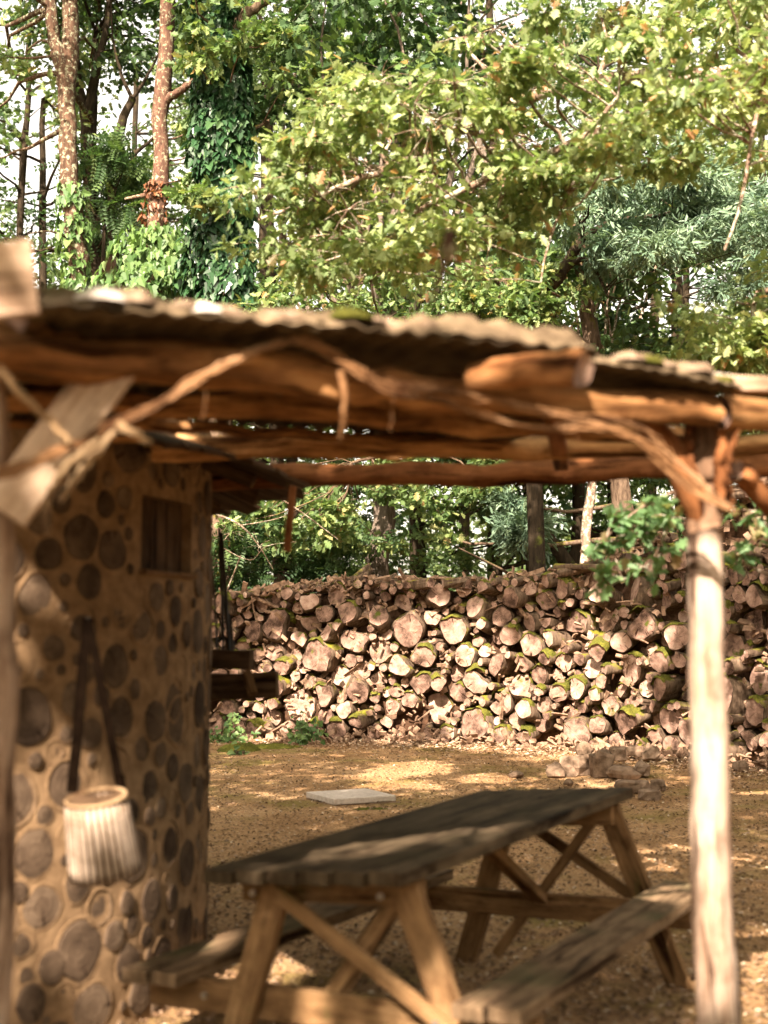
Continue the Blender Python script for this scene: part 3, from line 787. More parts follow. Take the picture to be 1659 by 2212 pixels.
# ------------------------------------------------------------------ basket on straps
bk = thing('ribbed_basket', 'pale ribbed back basket hanging tilted on two dark straps against the hut', 'basket', P(212, 1890, 4.33))
def basket():
    top = P(212, 1727, 4.33); bot = P(208, 1880, 4.30); ax = (bot-top); ax.normalize()
    ax = Vector((.10, .24, -1)).normalized(); H = .25; top = P(207, 1727, 4.25)
    U = (Vector((1, 0, 0)) - ax*ax.x).normalized(); V = ax.cross(U)
    # mouth tipped a little towards the viewer
    V2 = V
    mb = MB(); n = 180; rings = [(0, .096), (.06, .102), (.14, .108), (.21, .112), (H, .114)]
    for (h, q) in rings:
        for j in range(n):
            a = 6.2832*j/n; rr = q*(1 + .045*(min(1, abs(math.cos(a*15))*2.2)*2 - 1)) ; mb.v.append(top + ax*h + U*rr*math.cos(a) + V2*rr*.86*math.sin(a))
    for i in range(4):
        for j in range(n):
            j2 = (j+1) % n; mb.face([i*n+j, i*n+j2, (i+1)*n+j2, (i+1)*n+j], None, 0, 0.0 if abs(math.cos(6.2832*(j+.5)/n*15)) < .42 else .6 + .4*random.random())  # grooves tinted darker, shade between the ribs put into the colour
    mb.face([4*n+j for j in range(n)])
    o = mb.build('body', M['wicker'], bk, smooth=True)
    sm = o.modifiers.new('shell', 'SOLIDIFY'); sm.thickness = .004
    rb = MB(); pts = [top + U*.096*math.cos(6.2832*j/28) + V2*.083*math.sin(6.2832*j/28) - ax*.004 for j in range(29)]
    rb.tube(pts, .0085, 6, .15, 9, caps=False, t=.6); rb.build('rim', M['palestick'], bk, smooth=True)
    lid = MB(); c = top + ax*.004; b0 = 0
    for q in (.0, .5, 1.0):
        for j in range(24): a = 6.2832*j/24; lid.v.append(c + (U*.094*math.cos(a) + V2*.080*math.sin(a))*q + ax*(.012*math.sin(a*3)*q))
    for i in range(2):
        for j in range(24): lid.face([i*24+j, i*24+(j+1) % 24, (i+1)*24+(j+1) % 24, (i+1)*24+j])
    lid.build('mouth_shade_disc', M['dark_board'], bk, smooth=True)  # dark disc under the rim, coloured as the shade inside the basket
    apex = P(190, 1335, 4.47)
    for (x, y, D) in ((155, 1712, 4.33), (258, 1690, 4.36)):
        s = MB(); e = P(x, y, D); s.board(apex + (e-apex).normalized()*.0, e, .036 if x < 200 else .028, .008, (1, .1, 0), 8, .004); s.build('strap', M['strap'], bk)
    kb = MB(); kb.tube([P(256, 1675, 4.35), P(262, 1712, 4.33)], [.016, .018], 8, .2, 9); kb.build('buckle', M['strap'], bk, smooth=True)
    hk = MB(); hk.tube([P(190, 1337, 4.60), P(190, 1334, 4.46)], .006, 8); hk.build('hook', M['metal'], bk)
basket()

# ------------------------------------------------------------------ wooden shelter in front
sh = thing('wooden_shelter', 'rustic open shelter of round logs with mossy corrugated roof sheets on bare posts', 'shelter', (0.1, 3.6, 0))
def log_part(name, pts, rad, material, rough=.12, seed=0, n=16, k=6, caps_m=None, parent=sh, fr=2.2, wob=.006):
    random.seed(seed+100); mb = MB(); q = smooth_path(pts, k, wob)
    kk = len(q); rr = [rad]*kk if not hasattr(rad, '__len__') else list(np.interp(np.linspace(0, 1, kk), np.linspace(0, 1, len(rad)), rad))
    mb.tube(q, rr, n, rough, fr, mc=1, seed=seed)
    return mb.build(name, [M[material], M[caps_m or 'cut']], parent, smooth=True)
def ext(p, q, a, b): p, q = Vector(p), Vector(q); d = (q-p); return p - d*a, q + d*b
BZ = 2.165
bl, br = PZ(60, 765, BZ), PZ(1450, 884, BZ)
p0, p1 = ext(bl, br, .10, .085)
log_part('front_beam', [p0, bl.lerp(br, .3)+Vector((0, 0, .012)), bl.lerp(br, .62)-Vector((0, 0, .01)), p1], [.050, .053, .050, .046], 'log_beam', .26, 3, fr=3.5, wob=.009)
q0 = PZ(1560, 893, BZ); q1 = q0 + (br-bl).normalized()*1.3
log_part('side_beam', [q0, q1], .050, 'log_beam', .14, 4)
# ceiling logs behind the front beam: (left end, right end) in the picture, height
for i, (a, b, z, rad) in enumerate((((-60, 812, 2.235), (1420, 905, 2.235), 0, 0.006), ((-70, 850, 2.225), (1520, 940, 2.225), 0, .037), ((-60, 905, 2.235), (1300, 968, 2.235), 0, .020),
                              ((330, 968, 2.225), (1720, 962, 2.225), 0, .046), ((-40, 938, 2.24), (1100, 985, 2.24), 0, .020), ((360, 1043, 2.235), (1760, 1000, 2.235), 0, .050))):
    A, B = PZ(*a), PZ(*b); A.z += random.uniform(-.003, .003)
    log_part('ceiling_log', [A, A.lerp(B, .35)+Vector((0, .02, .012)), A.lerp(B, .7)-Vector((0, .02, .01)), B], [rad, rad*1.06, rad*.95, rad*.9], 'log_beam' if i != 5 else 'brace_dark', .26, 20+i, fr=3, wob=.008)
b = MB(); A, B = PZ(640, 985, 2.27), PZ(1450, 978, 2.27); b.board(A, B, .10, .022, (0, 1, 0), 8, .01)
b.build('dark_slat', M['dark_board'], sh, bevel=.002)
b = MB(); A, B = PZ(1195, 915, 2.19), PZ(1215, 1010, 2.19); A.z = 2.21; B.z = 2.2; b.board(A, B, .06, .05, (1, 0, 0), 4, .01)
b.build('short_cross_piece', M['brace_dark'], sh, bevel=.006)
# posts
pb = PZ(1545, 2400, 0); pt = P(1520, 1085, 4.0)
pb = Vector((pt.x + .045, 4.0, -.05))
log_part('post', [pb, P(1545, 2100, 4.0), P(1532, 1600, 4.0), P(1521, 1150, 4.0)], [.064, .063, .061, .056, .053], 'post', .05, 41, k=8, fr=1.5, wob=.002)
log_part('post_head', [P(1521, 1148, 4.0), P(1524, 1060, 4.0), P(1530, 960, 4.01), P(1532, 905, 4.02)], [.054, .060, .072, .080], 'head', .14, 44)
log_part('post', [Vector((-.985, 3.22, -.05)), P(2, 1800, 3.22), P(-6, 1200, 3.22), P(-12, 800, 3.22)], [.042, .040, .038, .036], 'post', .08, 42)
log_part('post', [Vector((q1.x-.1, q1.y, -.05)), Vector((q1.x-.1, q1.y, 2.13))], .055, 'post', .1, 43)
# forked strips of the post head
for i, pts in enumerate(([(1590, 925, 3.9), (1572, 980, 3.9), (1568, 1040, 3.92), (1578, 1092, 3.94)], [(1560, 930, 3.9), (1552, 1000, 3.9), (1555, 1085, 3.92)], [(1478, 930, 3.92), (1492, 985, 3.92), (1500, 1060, 3.93)])):
    log_part('post_splinter', [P(*p) for p in pts], [.012, .016, .014], 'brace_dark', .2, 50+i, n=7)
log_part('brace', [P(1385, 895, 3.93), P(1432, 950, 3.93), P(1470, 1015, 3.94), P(1497, 1080, 3.96), P(1512, 1140, 3.99)], [.030, .040, .046, .042, .022], 'brace_dark', .06, 60, wob=.001)
log_part('brace', [P(1592, 1018, 4.02), P(1640, 1060, 4.1), P(1720, 1140, 4.25)], [.034, .034, .034], 'brace_dark', .1, 61)
# wide brace board at the left
b = MB(); b.board(P(8, 1108, 3.10), P(262, 765, 3.14), .125, .022, (.80, .05, .62), 6, .001); b.build('brace_board', M['board'], sh, bevel=.003)
# stub log resting on the front beam, sawn face to the right
log_part('stub_log', [P(1015, 812, 3.44), P(1090, 806, 3.40), P(1180, 803, 3.34), P(1264, 800, 3.27)], [.030, .040, .044, .046], 'stub', .22, 63, k=4, fr=5, wob=.003)
# flat board ends above the right post
b = MB(); b.board(P(1505, 822, 3.86), P(1760, 838, 4.05), .06, .045, (0, 1, .1), 6, .004); b.build('edge_board', M['board'], sh, bevel=.004)
b = MB(); b.board(P(1570, 846, 3.95), P(1770, 858, 4.1), .05, .02, (0, 1, .1), 6, .004); b.build('edge_board', M['grey_log'], sh, bevel=.003)
log_part('end_log', [P(150, 665, 3.25), P(40, 662, 3.0)], [.05, .055], 'grey_log', .25, 66)
log_part('end_log', [P(240, 745, 3.30), P(-40, 715, 3.05)], [.03, .035], 'log_beam', .2, 67)

# corrugated roof sheets, overlapping, each with a crust of moss
def sheet(x0, y0, x1, y1, z0, z1, depth, amp, pitch, rise, seed):
    """front edge from picture point 0 to 1, edge heights z0, z1"""
    A, B = PZ(x0, y0, z0), PZ(x1, y1, z1); L = (B-A).length; d = (B-A).normalized(); back = Vector((-d.y, d.x, 0)).normalized()
    nu = int(L/.012); nv = 14; mb = MB(); mt = MB()
    def surf(u, v, off=0, ck=1.0):
        s = u*L
        e = .030*noise.noise(Vector((s*4, seed, 0))) + .02*noise.noise(Vector((s*13, seed, 3))) if v < .02 else 0
        z = ck*amp*(.6+.7*noise.noise(Vector((s*1.7, seed, 2))))*math.cos(2*math.pi*s/pitch + 1.5*noise.noise(Vector((s*3, seed, 8)))) + .012*noise.noise(Vector((s*2.2, v*2, seed)))
        return A.lerp(B, u) + back*(v*depth + e) + Vector((0, 0, z + rise*v*depth + off))
    for side in (0, 1):
        for i in range(nu+1):
            for j in range(nv+1): mb.v.append(surf(i/nu, j/nv, -.007*side))
    n1 = (nu+1)*(nv+1)
    for i in range(nu):
        for j in range(nv):
            a = i*(nv+1)+j; q = [a, a+nv+1, a+nv+2, a+1]; mb.face(q); mb.face([n1+k for k in q[::-1]])
    for i in range(nu):
        a = i*(nv+1); mb.face([a, n1+a, n1+a+nv+1, a+nv+1])
        a += nv; mb.face([a, a+nv+1, n1+a+nv+1, n1+a])
    for i0 in (0, nu):
        for j in range(nv): a = i0*(nv+1)+j; mb.face([a, a+1, n1+a+1, n1+a] if i0 == 0 else [a, n1+a, n1+a+1, a+1])
    o = mb.build('roof_sheet', M['dirty_tile'], sh, smooth=True)
    # crust of moss, dirt and twigs on top
    nv2 = 26; nu2 = int(L/.014)
    for i in range(nu2+1):
        for j in range(nv2+1):
            u, v = i/nu2, (j/nv2)**1.6*.9; s = u*L
            h = .058*max(0, noise.noise(Vector((s*3.1, v*5, seed+9)))+.52)*max(.35, 1-v*1.2) + .022*max(0, 1-v*2) + .016*noise.noise(Vector((s*15, v*depth*15, seed))) + .010*noise.noise(Vector((s*38, v*depth*38, seed)))
            ed = min(1, i/3, (nu2-i)/3)
            h = h*ed*min(1, .35 + j/4) - .004
            p = surf(u, v+.021, .006, .45); p += back*(.0 if j else -.035) ; p.z += h + (.0 if j else -.020)
            mt.v.append(p)
    for i in range(nu2):
        for j in range(nv2):
            a = i*(nv2+1)+j; mt.face([a, a+nv2+1, a+nv2+2, a+1])
    c = mt.build('moss_crust', M['mossy_top'], None, smooth=True); c.parent = o; c.location = -sh.location*0
    c.matrix_parent_inverse = Matrix(); c.location = -o.location - sh.location
    # cushions of green moss, pale lumps colour in sunlit specks along the edge
    r = np.random.default_rng(seed); tf = MB()
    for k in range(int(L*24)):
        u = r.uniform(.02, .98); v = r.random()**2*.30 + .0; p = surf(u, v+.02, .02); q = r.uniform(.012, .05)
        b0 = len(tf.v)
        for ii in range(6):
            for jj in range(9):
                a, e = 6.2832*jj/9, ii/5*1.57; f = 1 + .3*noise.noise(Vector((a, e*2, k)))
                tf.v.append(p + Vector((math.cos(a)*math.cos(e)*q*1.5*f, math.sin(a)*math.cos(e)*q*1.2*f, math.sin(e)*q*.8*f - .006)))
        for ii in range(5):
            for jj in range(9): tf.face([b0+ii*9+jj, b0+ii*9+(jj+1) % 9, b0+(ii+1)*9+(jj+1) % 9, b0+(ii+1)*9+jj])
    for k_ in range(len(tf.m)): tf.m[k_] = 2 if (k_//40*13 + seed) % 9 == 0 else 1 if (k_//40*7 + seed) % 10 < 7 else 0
    t_ = tf.build('moss_cushions', [M['moss'], M['mossy_lump'], M['sun_speck']], None, smooth=True); t_.parent = o; t_.location = -o.location - sh.location; t_['kind'] = 'stuff'
    return o
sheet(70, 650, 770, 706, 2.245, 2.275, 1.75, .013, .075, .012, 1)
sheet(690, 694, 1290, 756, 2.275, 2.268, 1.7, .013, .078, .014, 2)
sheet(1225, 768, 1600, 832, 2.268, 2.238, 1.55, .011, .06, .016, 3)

# lone board, twig on the roof, dead leaf
b = MB(); b.board(P(-75, 612, 2.72), P(76, 598, 2.74), .165, .024, (0, .02, 1), 4, .002)
tag(b.build('square_board', M['board'], bevel=.003, origin=P(0, 604, 2.72)), 'pale square cut board standing upright above the left end of the shelter roof', 'board')
tw = MB(); tw.tube(smooth_path([PZ(925, 672, 2.28)+Vector((0, -.12, 0)), P(938, 640, 2.9), P(962, 560, 2.85), P(978, 498, 2.82)], 4, .003), [.004]*6+[.008]*3+[.015, .017, .016, .012], 8, .5, 14)
tag(tw.build('lichen_twig', M['bark_lichen'], smooth=True, origin=P(940, 640, 2.9)), 'short lichen covered stick standing up from the roof moss, out of focus', 'twig')
leaves_o = leaves('dead_leaf', [P(232, 600, 3.1)[:], P(246, 606, 3.12)[:]], np.array([.06, .045], 'f'), SIMPLE, M['ivy_dead'], dirs=np.array([(.1, 0, 1.), (.3, 0, -.8)]), nrm=np.array([(.2, -1, 0.), (.4, -1, 0.)]))
tag(leaves_o, 'curled brown dead leaf standing on the left part of the shelter roof', 'leaf')

# ------------------------------------------------------------------ dried vines
def beam_D(x): return 1/np.interp(x, [60, 1450], [1/bl.y, 1/br.y])
def vine(name, label, strands, cat='vine', group='dried vine stems hanging from the shelter', mt='vine'):
    random.seed(len(label)); root = None; mb = MB(); org = None
    for (pts, rad, kind) in strands:
        pp = [P(q[0], q[1], min(q[2], beam_D(q[0]) - .105)) for q in pts]; org = org or pp[0]
        for s in range(kind):
            ph = s*6.28/max(kind, 1); q = smooth_path(pp, 6, .002); k = len(q); off = rad*(4.2 if kind > 8 else 3.0) if kind > 1 else 0
            q = [p + Vector((math.cos(ph+i*.35), math.sin(ph+i*.35)*.6, math.sin(ph+i*.35)))*off*(.55+1.1*noise.noise(Vector((i*.16, s*3.7, 0)))) for i, p in enumerate(q)]
            mb.tube(q, [rad*(1.05-.3*i/k) for i in range(k)], 7, .2, 8, seed=s)
    return tag(mb.build(name, M[mt], smooth=True, origin=org), label, cat, group)
vine('dried_vine', 'thick twisted dry vine arching from the left post up under the eave', [([(-30, 1030, 2.98), (60, 1005, 3.0), (140, 970, 3.02), (230, 925, 3.03), (330, 878, 3.05), (430, 815, 3.1), (520, 768, 3.2), (600, 742, 3.28), (650, 735, 3.32)], .0034, 11)])
vine('dried_vine', 'dry vine strand running from the arch crown down along the beam to the right post', [([(640, 735, 3.32), (700, 752, 3.3), (770, 795, 3.3), (840, 830, 3.33), (950, 842, 3.4), (1060, 862, 3.5), (1180, 893, 3.6), (1290, 918, 3.7), (1370, 945, 3.76), (1440, 1010, 3.82), (1500, 1060, 3.86), (1575, 1098, 3.88)], .0034, 9)])
vine('dried_vine', 'thin yellowish vine drooping from the arch crown to the middle of the beam', [([(640, 732, 3.30), (690, 742, 3.27), (740, 785, 3.27), (790, 815, 3.28), (850, 850, 3.3), (960, 868, 3.38), (1070, 905, 3.48), (1160, 925, 3.55), (1260, 925, 3.66), (1350, 935, 3.7), (1420, 975, 3.8), (1480, 1035, 3.83), (1540, 1085, 3.85)], .0032, 5)])
vine('dried_vine', 'pale thin vine bending down from the beam to the bare right post', [([(1080, 868, 3.5), (1200, 890, 3.6), (1320, 905, 3.7), (1400, 935, 3.78), (1450, 985, 3.83), (1530, 1060, 3.86), (1590, 1108, 3.88)], .0034, 4)])
vine('vine_stub', 'short curved vine stub dangling from the middle of the front beam', [([(736, 800, 3.26), (744, 850, 3.26), (741, 900, 3.26), (733, 950, 3.26)], .0085, 1)], group='loose stalks hanging from the vines')
vine('vine_stub', 'pale thick stalk hanging straight down at the far left', [([(215, 950, 2.98), (150, 1000, 2.95), (110, 1060, 2.93), (97, 1110, 2.92), (98, 1158, 2.92)], .0085, 1)], group='loose stalks hanging from the vines', mt='palestick')
vine('vine_stub', 'yellowish stalk slanting behind the pale hanging stalk', [([(250, 925, 3.03), (200, 985, 3.04), (160, 1040, 3.05), (128, 1082, 3.05)], .010, 1)], group='loose stalks hanging from the vines', mt='palestick')
vine('vine_stub', 'straight pale stick leaning from the top left corner onto the brace board', [([(-4, 790, 2.9), (40, 845, 2.92), (95, 900, 2.94), (150, 955, 2.96)], .010, 1)], group='loose stalks hanging from the vines', mt='palestick')
vine('vine_stub', 'short broken stick end poking right from the vine knot', [([(255, 915, 2.97), (290, 938, 2.96), (322, 958, 2.96)], .0095, 1)], group='loose stalks hanging from the vines', mt='palestick')
for i, (x, y0, y1, D) in enumerate(((440, 830, 905, 3.3), (1020, 900, 1040, 3.5), (1178, 905, 955, 3.6), (1245, 920, 990, 3.7), (845, 830, 930, 3.4))):
    vine('root_thread', ['hair-thin root hanging left of the arch', 'long thin root hanging near the middle opening', 'short fine root right of the long root', 'fine root hanging left of the right brace', 'fine curved root right of the vine stub'][i],
         [([(x, y0, D), (x+3, (y0+y1)/2, D), (x-2, y1, D)], .0009, 1)], cat='root', group='thin roots hanging from the beams')

# ------------------------------------------------------------------ picnic table
TA = 1.065; tc_ = Vector((.264, 5.115, 0)); l = Vector((math.cos(TA), math.sin(TA), 0)); wv = Vector((-l.y, l.x, 0))
pt_ = thing('picnic_table', 'weathered dark picnic table with attached benches and pale crossed braces', 'table', tc_)
def T(u, v, z): return tc_ + l*u + wv*v + Vector((0, 0, z + .016*u*min(z, .8) - .081*v*min(z, .8)/.76))
LT, WT = 1.108, .371
for nm, v0, v1, half, z, th_, n in (('tabletop', -WT, WT, LT, .774, .045, 6), ('bench', -.738, -.506, 1.06, .40, .045, 2), ('bench', .506, .738, 1.06, .40, .045, 2)):
    b = MB(); random.seed(n)
    for i in range(n):
        a, c = v0+(v1-v0)*i/n+.006, v0+(v1-v0)*(i+1)/n-.006; m_ = (a+c)/2; e = random.uniform(-.006, .006)
        b.board(T(-half+e, m_, z-th_/2), T(half+e*.5, m_, z-th_/2), c-a, th_, wv, 4, .0008, t=random.random())
    b.build(nm, M['table_top'] if nm == 'tabletop' else M['bench_wood'], pt_, bevel=.004)
def bar(nm, a, b_, wid, th_, side, mt='table_leg', bev=.004):
    b = MB(); b.board(a, b_, wid, th_, side, 5, .002); return b.build(nm, M[mt], pt_, bevel=bev)
for sx in (-1, 1):
    U = sx*(LT-.16)
    for sy in (-1, 1):
        bar('leg', T(U, .40 if sy > 0 else -.62, -.02), T(U, .17 if sy > 0 else -.29, .725), .042, .10, l)
    bar('seat_beam', T(U+sx*-.048, -.73, .295), T(U+sx*-.048, .73, .295), .11, .042, (0, 0, 1))
    bar('top_beam', T(U+sx*-.048, -.34, .68), T(U+sx*-.048, .34, .68), .085, .042, (0, 0, 1))
    for sy in (-1, 1):
        o_ = .03 if sy < 0 else .058
        if sy < 0: bar('brace', T(U+sx*o_, .20, .705), T(U+sx*o_, -.56, .25), .024, .05, l)
        else: bar('brace', T(U-sx*.055, -.25, .66), T(U-sx*.055, .22, .06), .024, .045, l)
    bar('long_brace', T(U-sx*.05, 0, .32), T(sx*.18, .0, .715), .07, .04, wv)
for sx in (-1, 1):
    for sy in (-1, 1):
        for (vv, zz) in ((.24, .68), (.43, .32)):
            b = MB(); c = T(sx*(LT-.16), sy*vv, zz) + l*sx*.05 ; b.tube([c, c + l*sx*.010], .011, 8); b.build('bolt', M['bolt'], pt_)

# ------------------------------------------------------------------ slab and stones on the ground
c = PZ(757, 1722, 0.04); b = MB(); b.board(Vector((c.x-.27, c.y-.12, .045)), Vector((c.x+.27, c.y+.16, .045)), .60, .05, (-.46, .89, 0), 3, .0)
sl_o = b.build('concrete_slab', M['concrete'], bevel=.006, origin=c)
tag(sl_o, 'square pale concrete slab lying on a lower slab on the bare ground', 'slab')
b = MB(); b.board(Vector((c.x-.275, c.y-.12, -.005)), Vector((c.x+.285, c.y+.16, -.005)), .58, .045, (-.46, .89, 0), 3, .0)
o = b.build('slab_base', M['stone'], None, bevel=.006, origin=c); o.parent = sl_o; o.location = (0, 0, 0)
def rock(x, y, w_, h_, D_z, lab, seed, ang=None):
    c = PZ(x, y, 0); r = np.random.default_rng(seed); s = w_*c.y/F/2; hh = h_*c.y/F/2
    mb = MB(); n = 9; m_ = 6; th = r.uniform(0, 3)
    boxy = r.random() < .5
    for i in range(m_+1):
        e = -1.57 + 3.1416*i/m_
        for j in range(n):
            a = 6.2832*j/n; v = Vector((math.cos(a)*math.cos(e), math.sin(a)*math.cos(e), math.sin(e)))
            if boxy: v = Vector([math.copysign(abs(q)**.45, q) for q in v])
            f = 1 + .45*noise.noise(v*1.3 + Vector((seed, 0, 0))); v = Vector((v.x*s*f, v.y*s*.8*f, v.z*hh*f))
            mb.v.append(Vector((v.x*math.cos(th)-v.y*math.sin(th), v.x*math.sin(th)+v.y*math.cos(th), v.z)))
    for i in range(m_):
        for j in range(n): mb.face([i*n+j, i*n+(j+1) % n, (i+1)*n+(j+1) % n, (i+1)*n+j])
    o = mb.build('field_stone', M['stone'], None, smooth=False, bevel=s*.05)
    o.location = (c.x, c.y, hh*.75 + D_z); tag(o, lab, 'stone', 'rough stones heaped beyond the table')
STN = [(1200, 1672, 52, 34, 0, 'flat dark stone at the left end of the stone heap'), (1245, 1668, 66, 48, 0, 'blocky light topped stone, second from the left in the heap'),
       (1300, 1672, 52, 62, 0, 'upright brown stone in the middle of the heap'), (1262, 1640, 36, 34, .07, 'small dark stone lying on top of the blocky stone'),
       (1345, 1678, 70, 34, 0, 'long low stone just behind the table end'), (1335, 1650, 42, 30, .08, 'stone resting on top of the long low one'),
       (1385, 1672, 44, 36, 0, 'rounded stone at the right of the long low one'), (1405, 1640, 46, 34, .03, 'pale stone at the upper right of the heap'),
       (1375, 1637, 44, 24, .06, 'greyish stone at the back of the heap top'), (1365, 1705, 66, 30, 0, 'flat stone showing past the table corner'),
       (1402, 1722, 46, 26, 0, 'dark wet looking stone at the right of the table corner'), (1228, 1690, 24, 16, 0, 'small white stone in front of the heap'),
       (1115, 1673, 34, 16, 0, 'small pale stone alone at the left of the heap'), (1420, 1700, 30, 24, 0, 'small dark stone at the outer right of the heap'),
       (1640, 1640, 50, 40, 0, 'stone at the foot of the log wall at the far right'), (1600, 1660, 34, 26, 0, 'small stone just right of the bare post'), (1618, 1630, 40, 34, .03, 'brown stone leaning on the log wall right of the post')]
for i, s in enumerate(STN): rock(s[0], s[1]+6, s[2], s[3], s[4], s[5], i+1)

# ------------------------------------------------------------------ sun gaps in the foliage overhead: points that the photo shows lit
GAPS = []
def gap(x, y, D=None, r=.3, z=None): GAPS.append((P(x, y, D) if D else PZ(x, y, z or 0), r))
for g in ((860, 1450, 18.2, .5), (1060, 1480, 17.6, .55), (1180, 1530, 17, .6), (1300, 1500, 16.5, .6), (1000, 1460, 17.9, .5), (1370, 1560, 16, .5), (1260, 1400, 16.9, .5), (740, 1450, 18.4, .45), (1400, 1110, 6.6, .2), (1330, 1150, 6.6, .2), (1320, 1240, 6.6, .12), (1440, 1150, 6.6, .15), (1400, 1210, 6.6, .12), (1640, 1130, 6.4, .15), (960, 1330, 18.2, .3), (600, 1385, 18.6, .4), (560, 1440, 18.6, .5), (680, 1440, 18.5, .55), (780, 1400, 18.4, .5), (900, 1390, 18.3, .5), (640, 1490, 18.6, .4), 
          (1000, 1400, 18.0, .55), (1080, 1430, 17.6, .55), (1150, 1400, 17.2, .55), (1120, 1500, 17.3, .6), (1200, 1460, 16.9, .6), (1260, 1500, 16.6, .6), (1220, 1560, 16.7, .6), (1320, 1560, 16.4, .55), (1100, 1560, 17.4, .5),
          (1350, 1480, 16.3, .4), (1250, 1620, 16.0, .5), (1140, 1615, 16.8, .4), (1350, 1620, 15.6, .35), (1430, 1350, 15.9, .16), (1400, 1290, 16.0, .2), (840, 1560, 18.0, .3), (950, 1600, 17.6, .3), (720, 1500, 18.3, .3), (1040, 1610, 17.2, .3),
          (560, 1600, 18.4, .3), (1600, 1600, 15, .3), (1620, 1130, 15.2, .3), (1250, 1275, 16.8, .3)): gap(*g)
for g in ((1225, 1672), (1130, 1640), (1050, 1680), (620, 2095), (690, 2085), (560, 2110), (400, 2190), (340, 2200), (480, 2185), (540, 2190), (1640, 2120), (1620, 2180), (1610, 2080)): gap(g[0], g[1], None, .16 if g[1] > 1900 else .3)
for g in ((200, 1800, 4.3, .16), (160, 1860, 4.3, .14), (80, 1750, 4.45, .16), (60, 1850, 4.4, .16), (120, 1700, 4.4, .13), (100, 1800, 4.4, .18), (40, 1800, 4.5, .18), (240, 1830, 4.3, .12), (130, 1950, 4.4, .16), (230, 1900, 4.4, .1), (60, 1960, 4.5, .14), (110, 2030, 4.5, .10), (30, 1700, 4.5, .15), (90, 1930, 4.4, .12), (180, 1960, 4.5, .1), (40, 1650, 4.4, .08),
          (30, 590, 2.7, .13), (-10, 640, 2.7, .12), (1540, 1300, 4, .10), (1540, 1450, 4, .12), (1540, 1600, 4, .12), (1540, 1750, 4, .12), (1540, 1900, 4, .12), (1545, 2050, 4, .10), (1545, 2180, 4, .08), (1535, 1180, 4, .10),
          (100, 1140, 2.92, .03), (1200, 800, 3.4, .10) , (1580, 825, 3.9, .09), (1640, 840, 3.95, .08), (1590, 890, 4, .06),
          (780, 1845, 4.3, .045), (1040, 2110, 3.8, .06), (960, 2090, 4.1, .06), (700, 2150, 4.2, .07), (640, 2140, 4.2, .06), (1000, 2180, 3.8, .07),
          (450, 640, 3.0, .2), (320, 620, 2.95, .13), (600, 655, 3.1, .2), (740, 670, 3.2, .18), (880, 690, 3.3, .16), (1000, 700, 3.4, .14), (1100, 715, 3.5, .12), (1280, 745, 3.65, .1), (1350, 760, 3.7, .12), (1450, 790, 3.8, .12), (1200, 730, 3.55, .10)): gap(*g)
OAKG = [(P(x, y, 9.0), .85) for x in range(560, 1660, 150) for y in range(60, 620, 110) if y < np.interp(x, [500, 760, 1100, 1700], [560, 600, 540, 360]) and y > np.interp(x, [500, 760, 1250, 1700], [400, 160, -20, -60])]
OAKG += [(P(1600, 680, 9), .7), (P(1540, 620, 9), .5)]
OAKG = [(p + Vector(SUN)*1.2, r_) for p, r_ in OAKG]
GP = np.array([p[:] for p, _ in GAPS]); GR = np.array([r_*(.9 if p.y > 15 else 1) for p, r_ in GAPS]); SD = np.array(SUN[:])
SHADE = [(P(x, y, D), r_) for x, y, D, r_ in ((100, 980, 3.1, .22), (40, 1060, 3.1, .18), (180, 880, 3.1, .2), (560, 1305, 18.8, .4), (700, 1300, 18.6, .4), (850, 1285, 18.4, .4), (1000, 1285, 18.2, .35), (1150, 1285, 17.6, .35),
         (1440, 1290, 16, .35), (1450, 1430, 15.8, .35), (1600, 1400, 15, .5), (1600, 1250, 15, .4), (1470, 1550, 15.6, .35), (1600, 1540, 15, .4), (520, 1560, 18.8, .35), (700, 1560, 18.4, .3), (850, 1530, 18.2, .25), (1300, 1300, 16.6, .3),
         (650, 1960, 4.9, .3), (800, 1800, 5.2, .4), (1000, 1760, 5.8, .4), (1200, 1720, 6.2, .4), (350, 2100, 3.9, .2), (1300, 1960, 4.8, .25), (1150, 2050, 4.2, .2))]
SHADE += [(PZ(x, y, z), r_) for x, y, z, r_ in ((560, 1870, .77, .16), (660, 1850, .77, .16), (900, 1850, .77, .15), (980, 1810, .77, .18), (1100, 1790, .77, .18), (1250, 1740, .77, .2), (1350, 1720, .77, .2), (1180, 2060, .4, .15), (1280, 2000, .4, .15), (1400, 1930, .4, .2), (330, 2110, .4, .15), (450, 2060, .4, .15), (800, 1760, .77, .2), (720, 1880, .77, .16), (820, 1870, .77, .16), (700, 1800, .77, .2), (900, 1770, .77, .2), (520, 2020, .4, .15))]
def shade_points(z0, z1, r, ctr, rx, ry):  # extra crown leaves along the sun line, added to darken chosen spots
    out_ = []
    for g, r_ in SHADE:
        n_ = int(420*r_*r_/.12) + 60
        for _ in range(n_):
            z = r.uniform(z0, z1); t = (z-g.z)/SUN.z; q = g + SUN*t
            if ((q.x-ctr[0])/(rx+.8))**2 + ((q.y-ctr[1])/(ry+.8))**2 > 1: break
            out_.append((q.x + r.normal()*r_*.6, q.y + r.normal()*r_*.6, z))
    return np.array(out_) if out_ else np.zeros((0, 3))
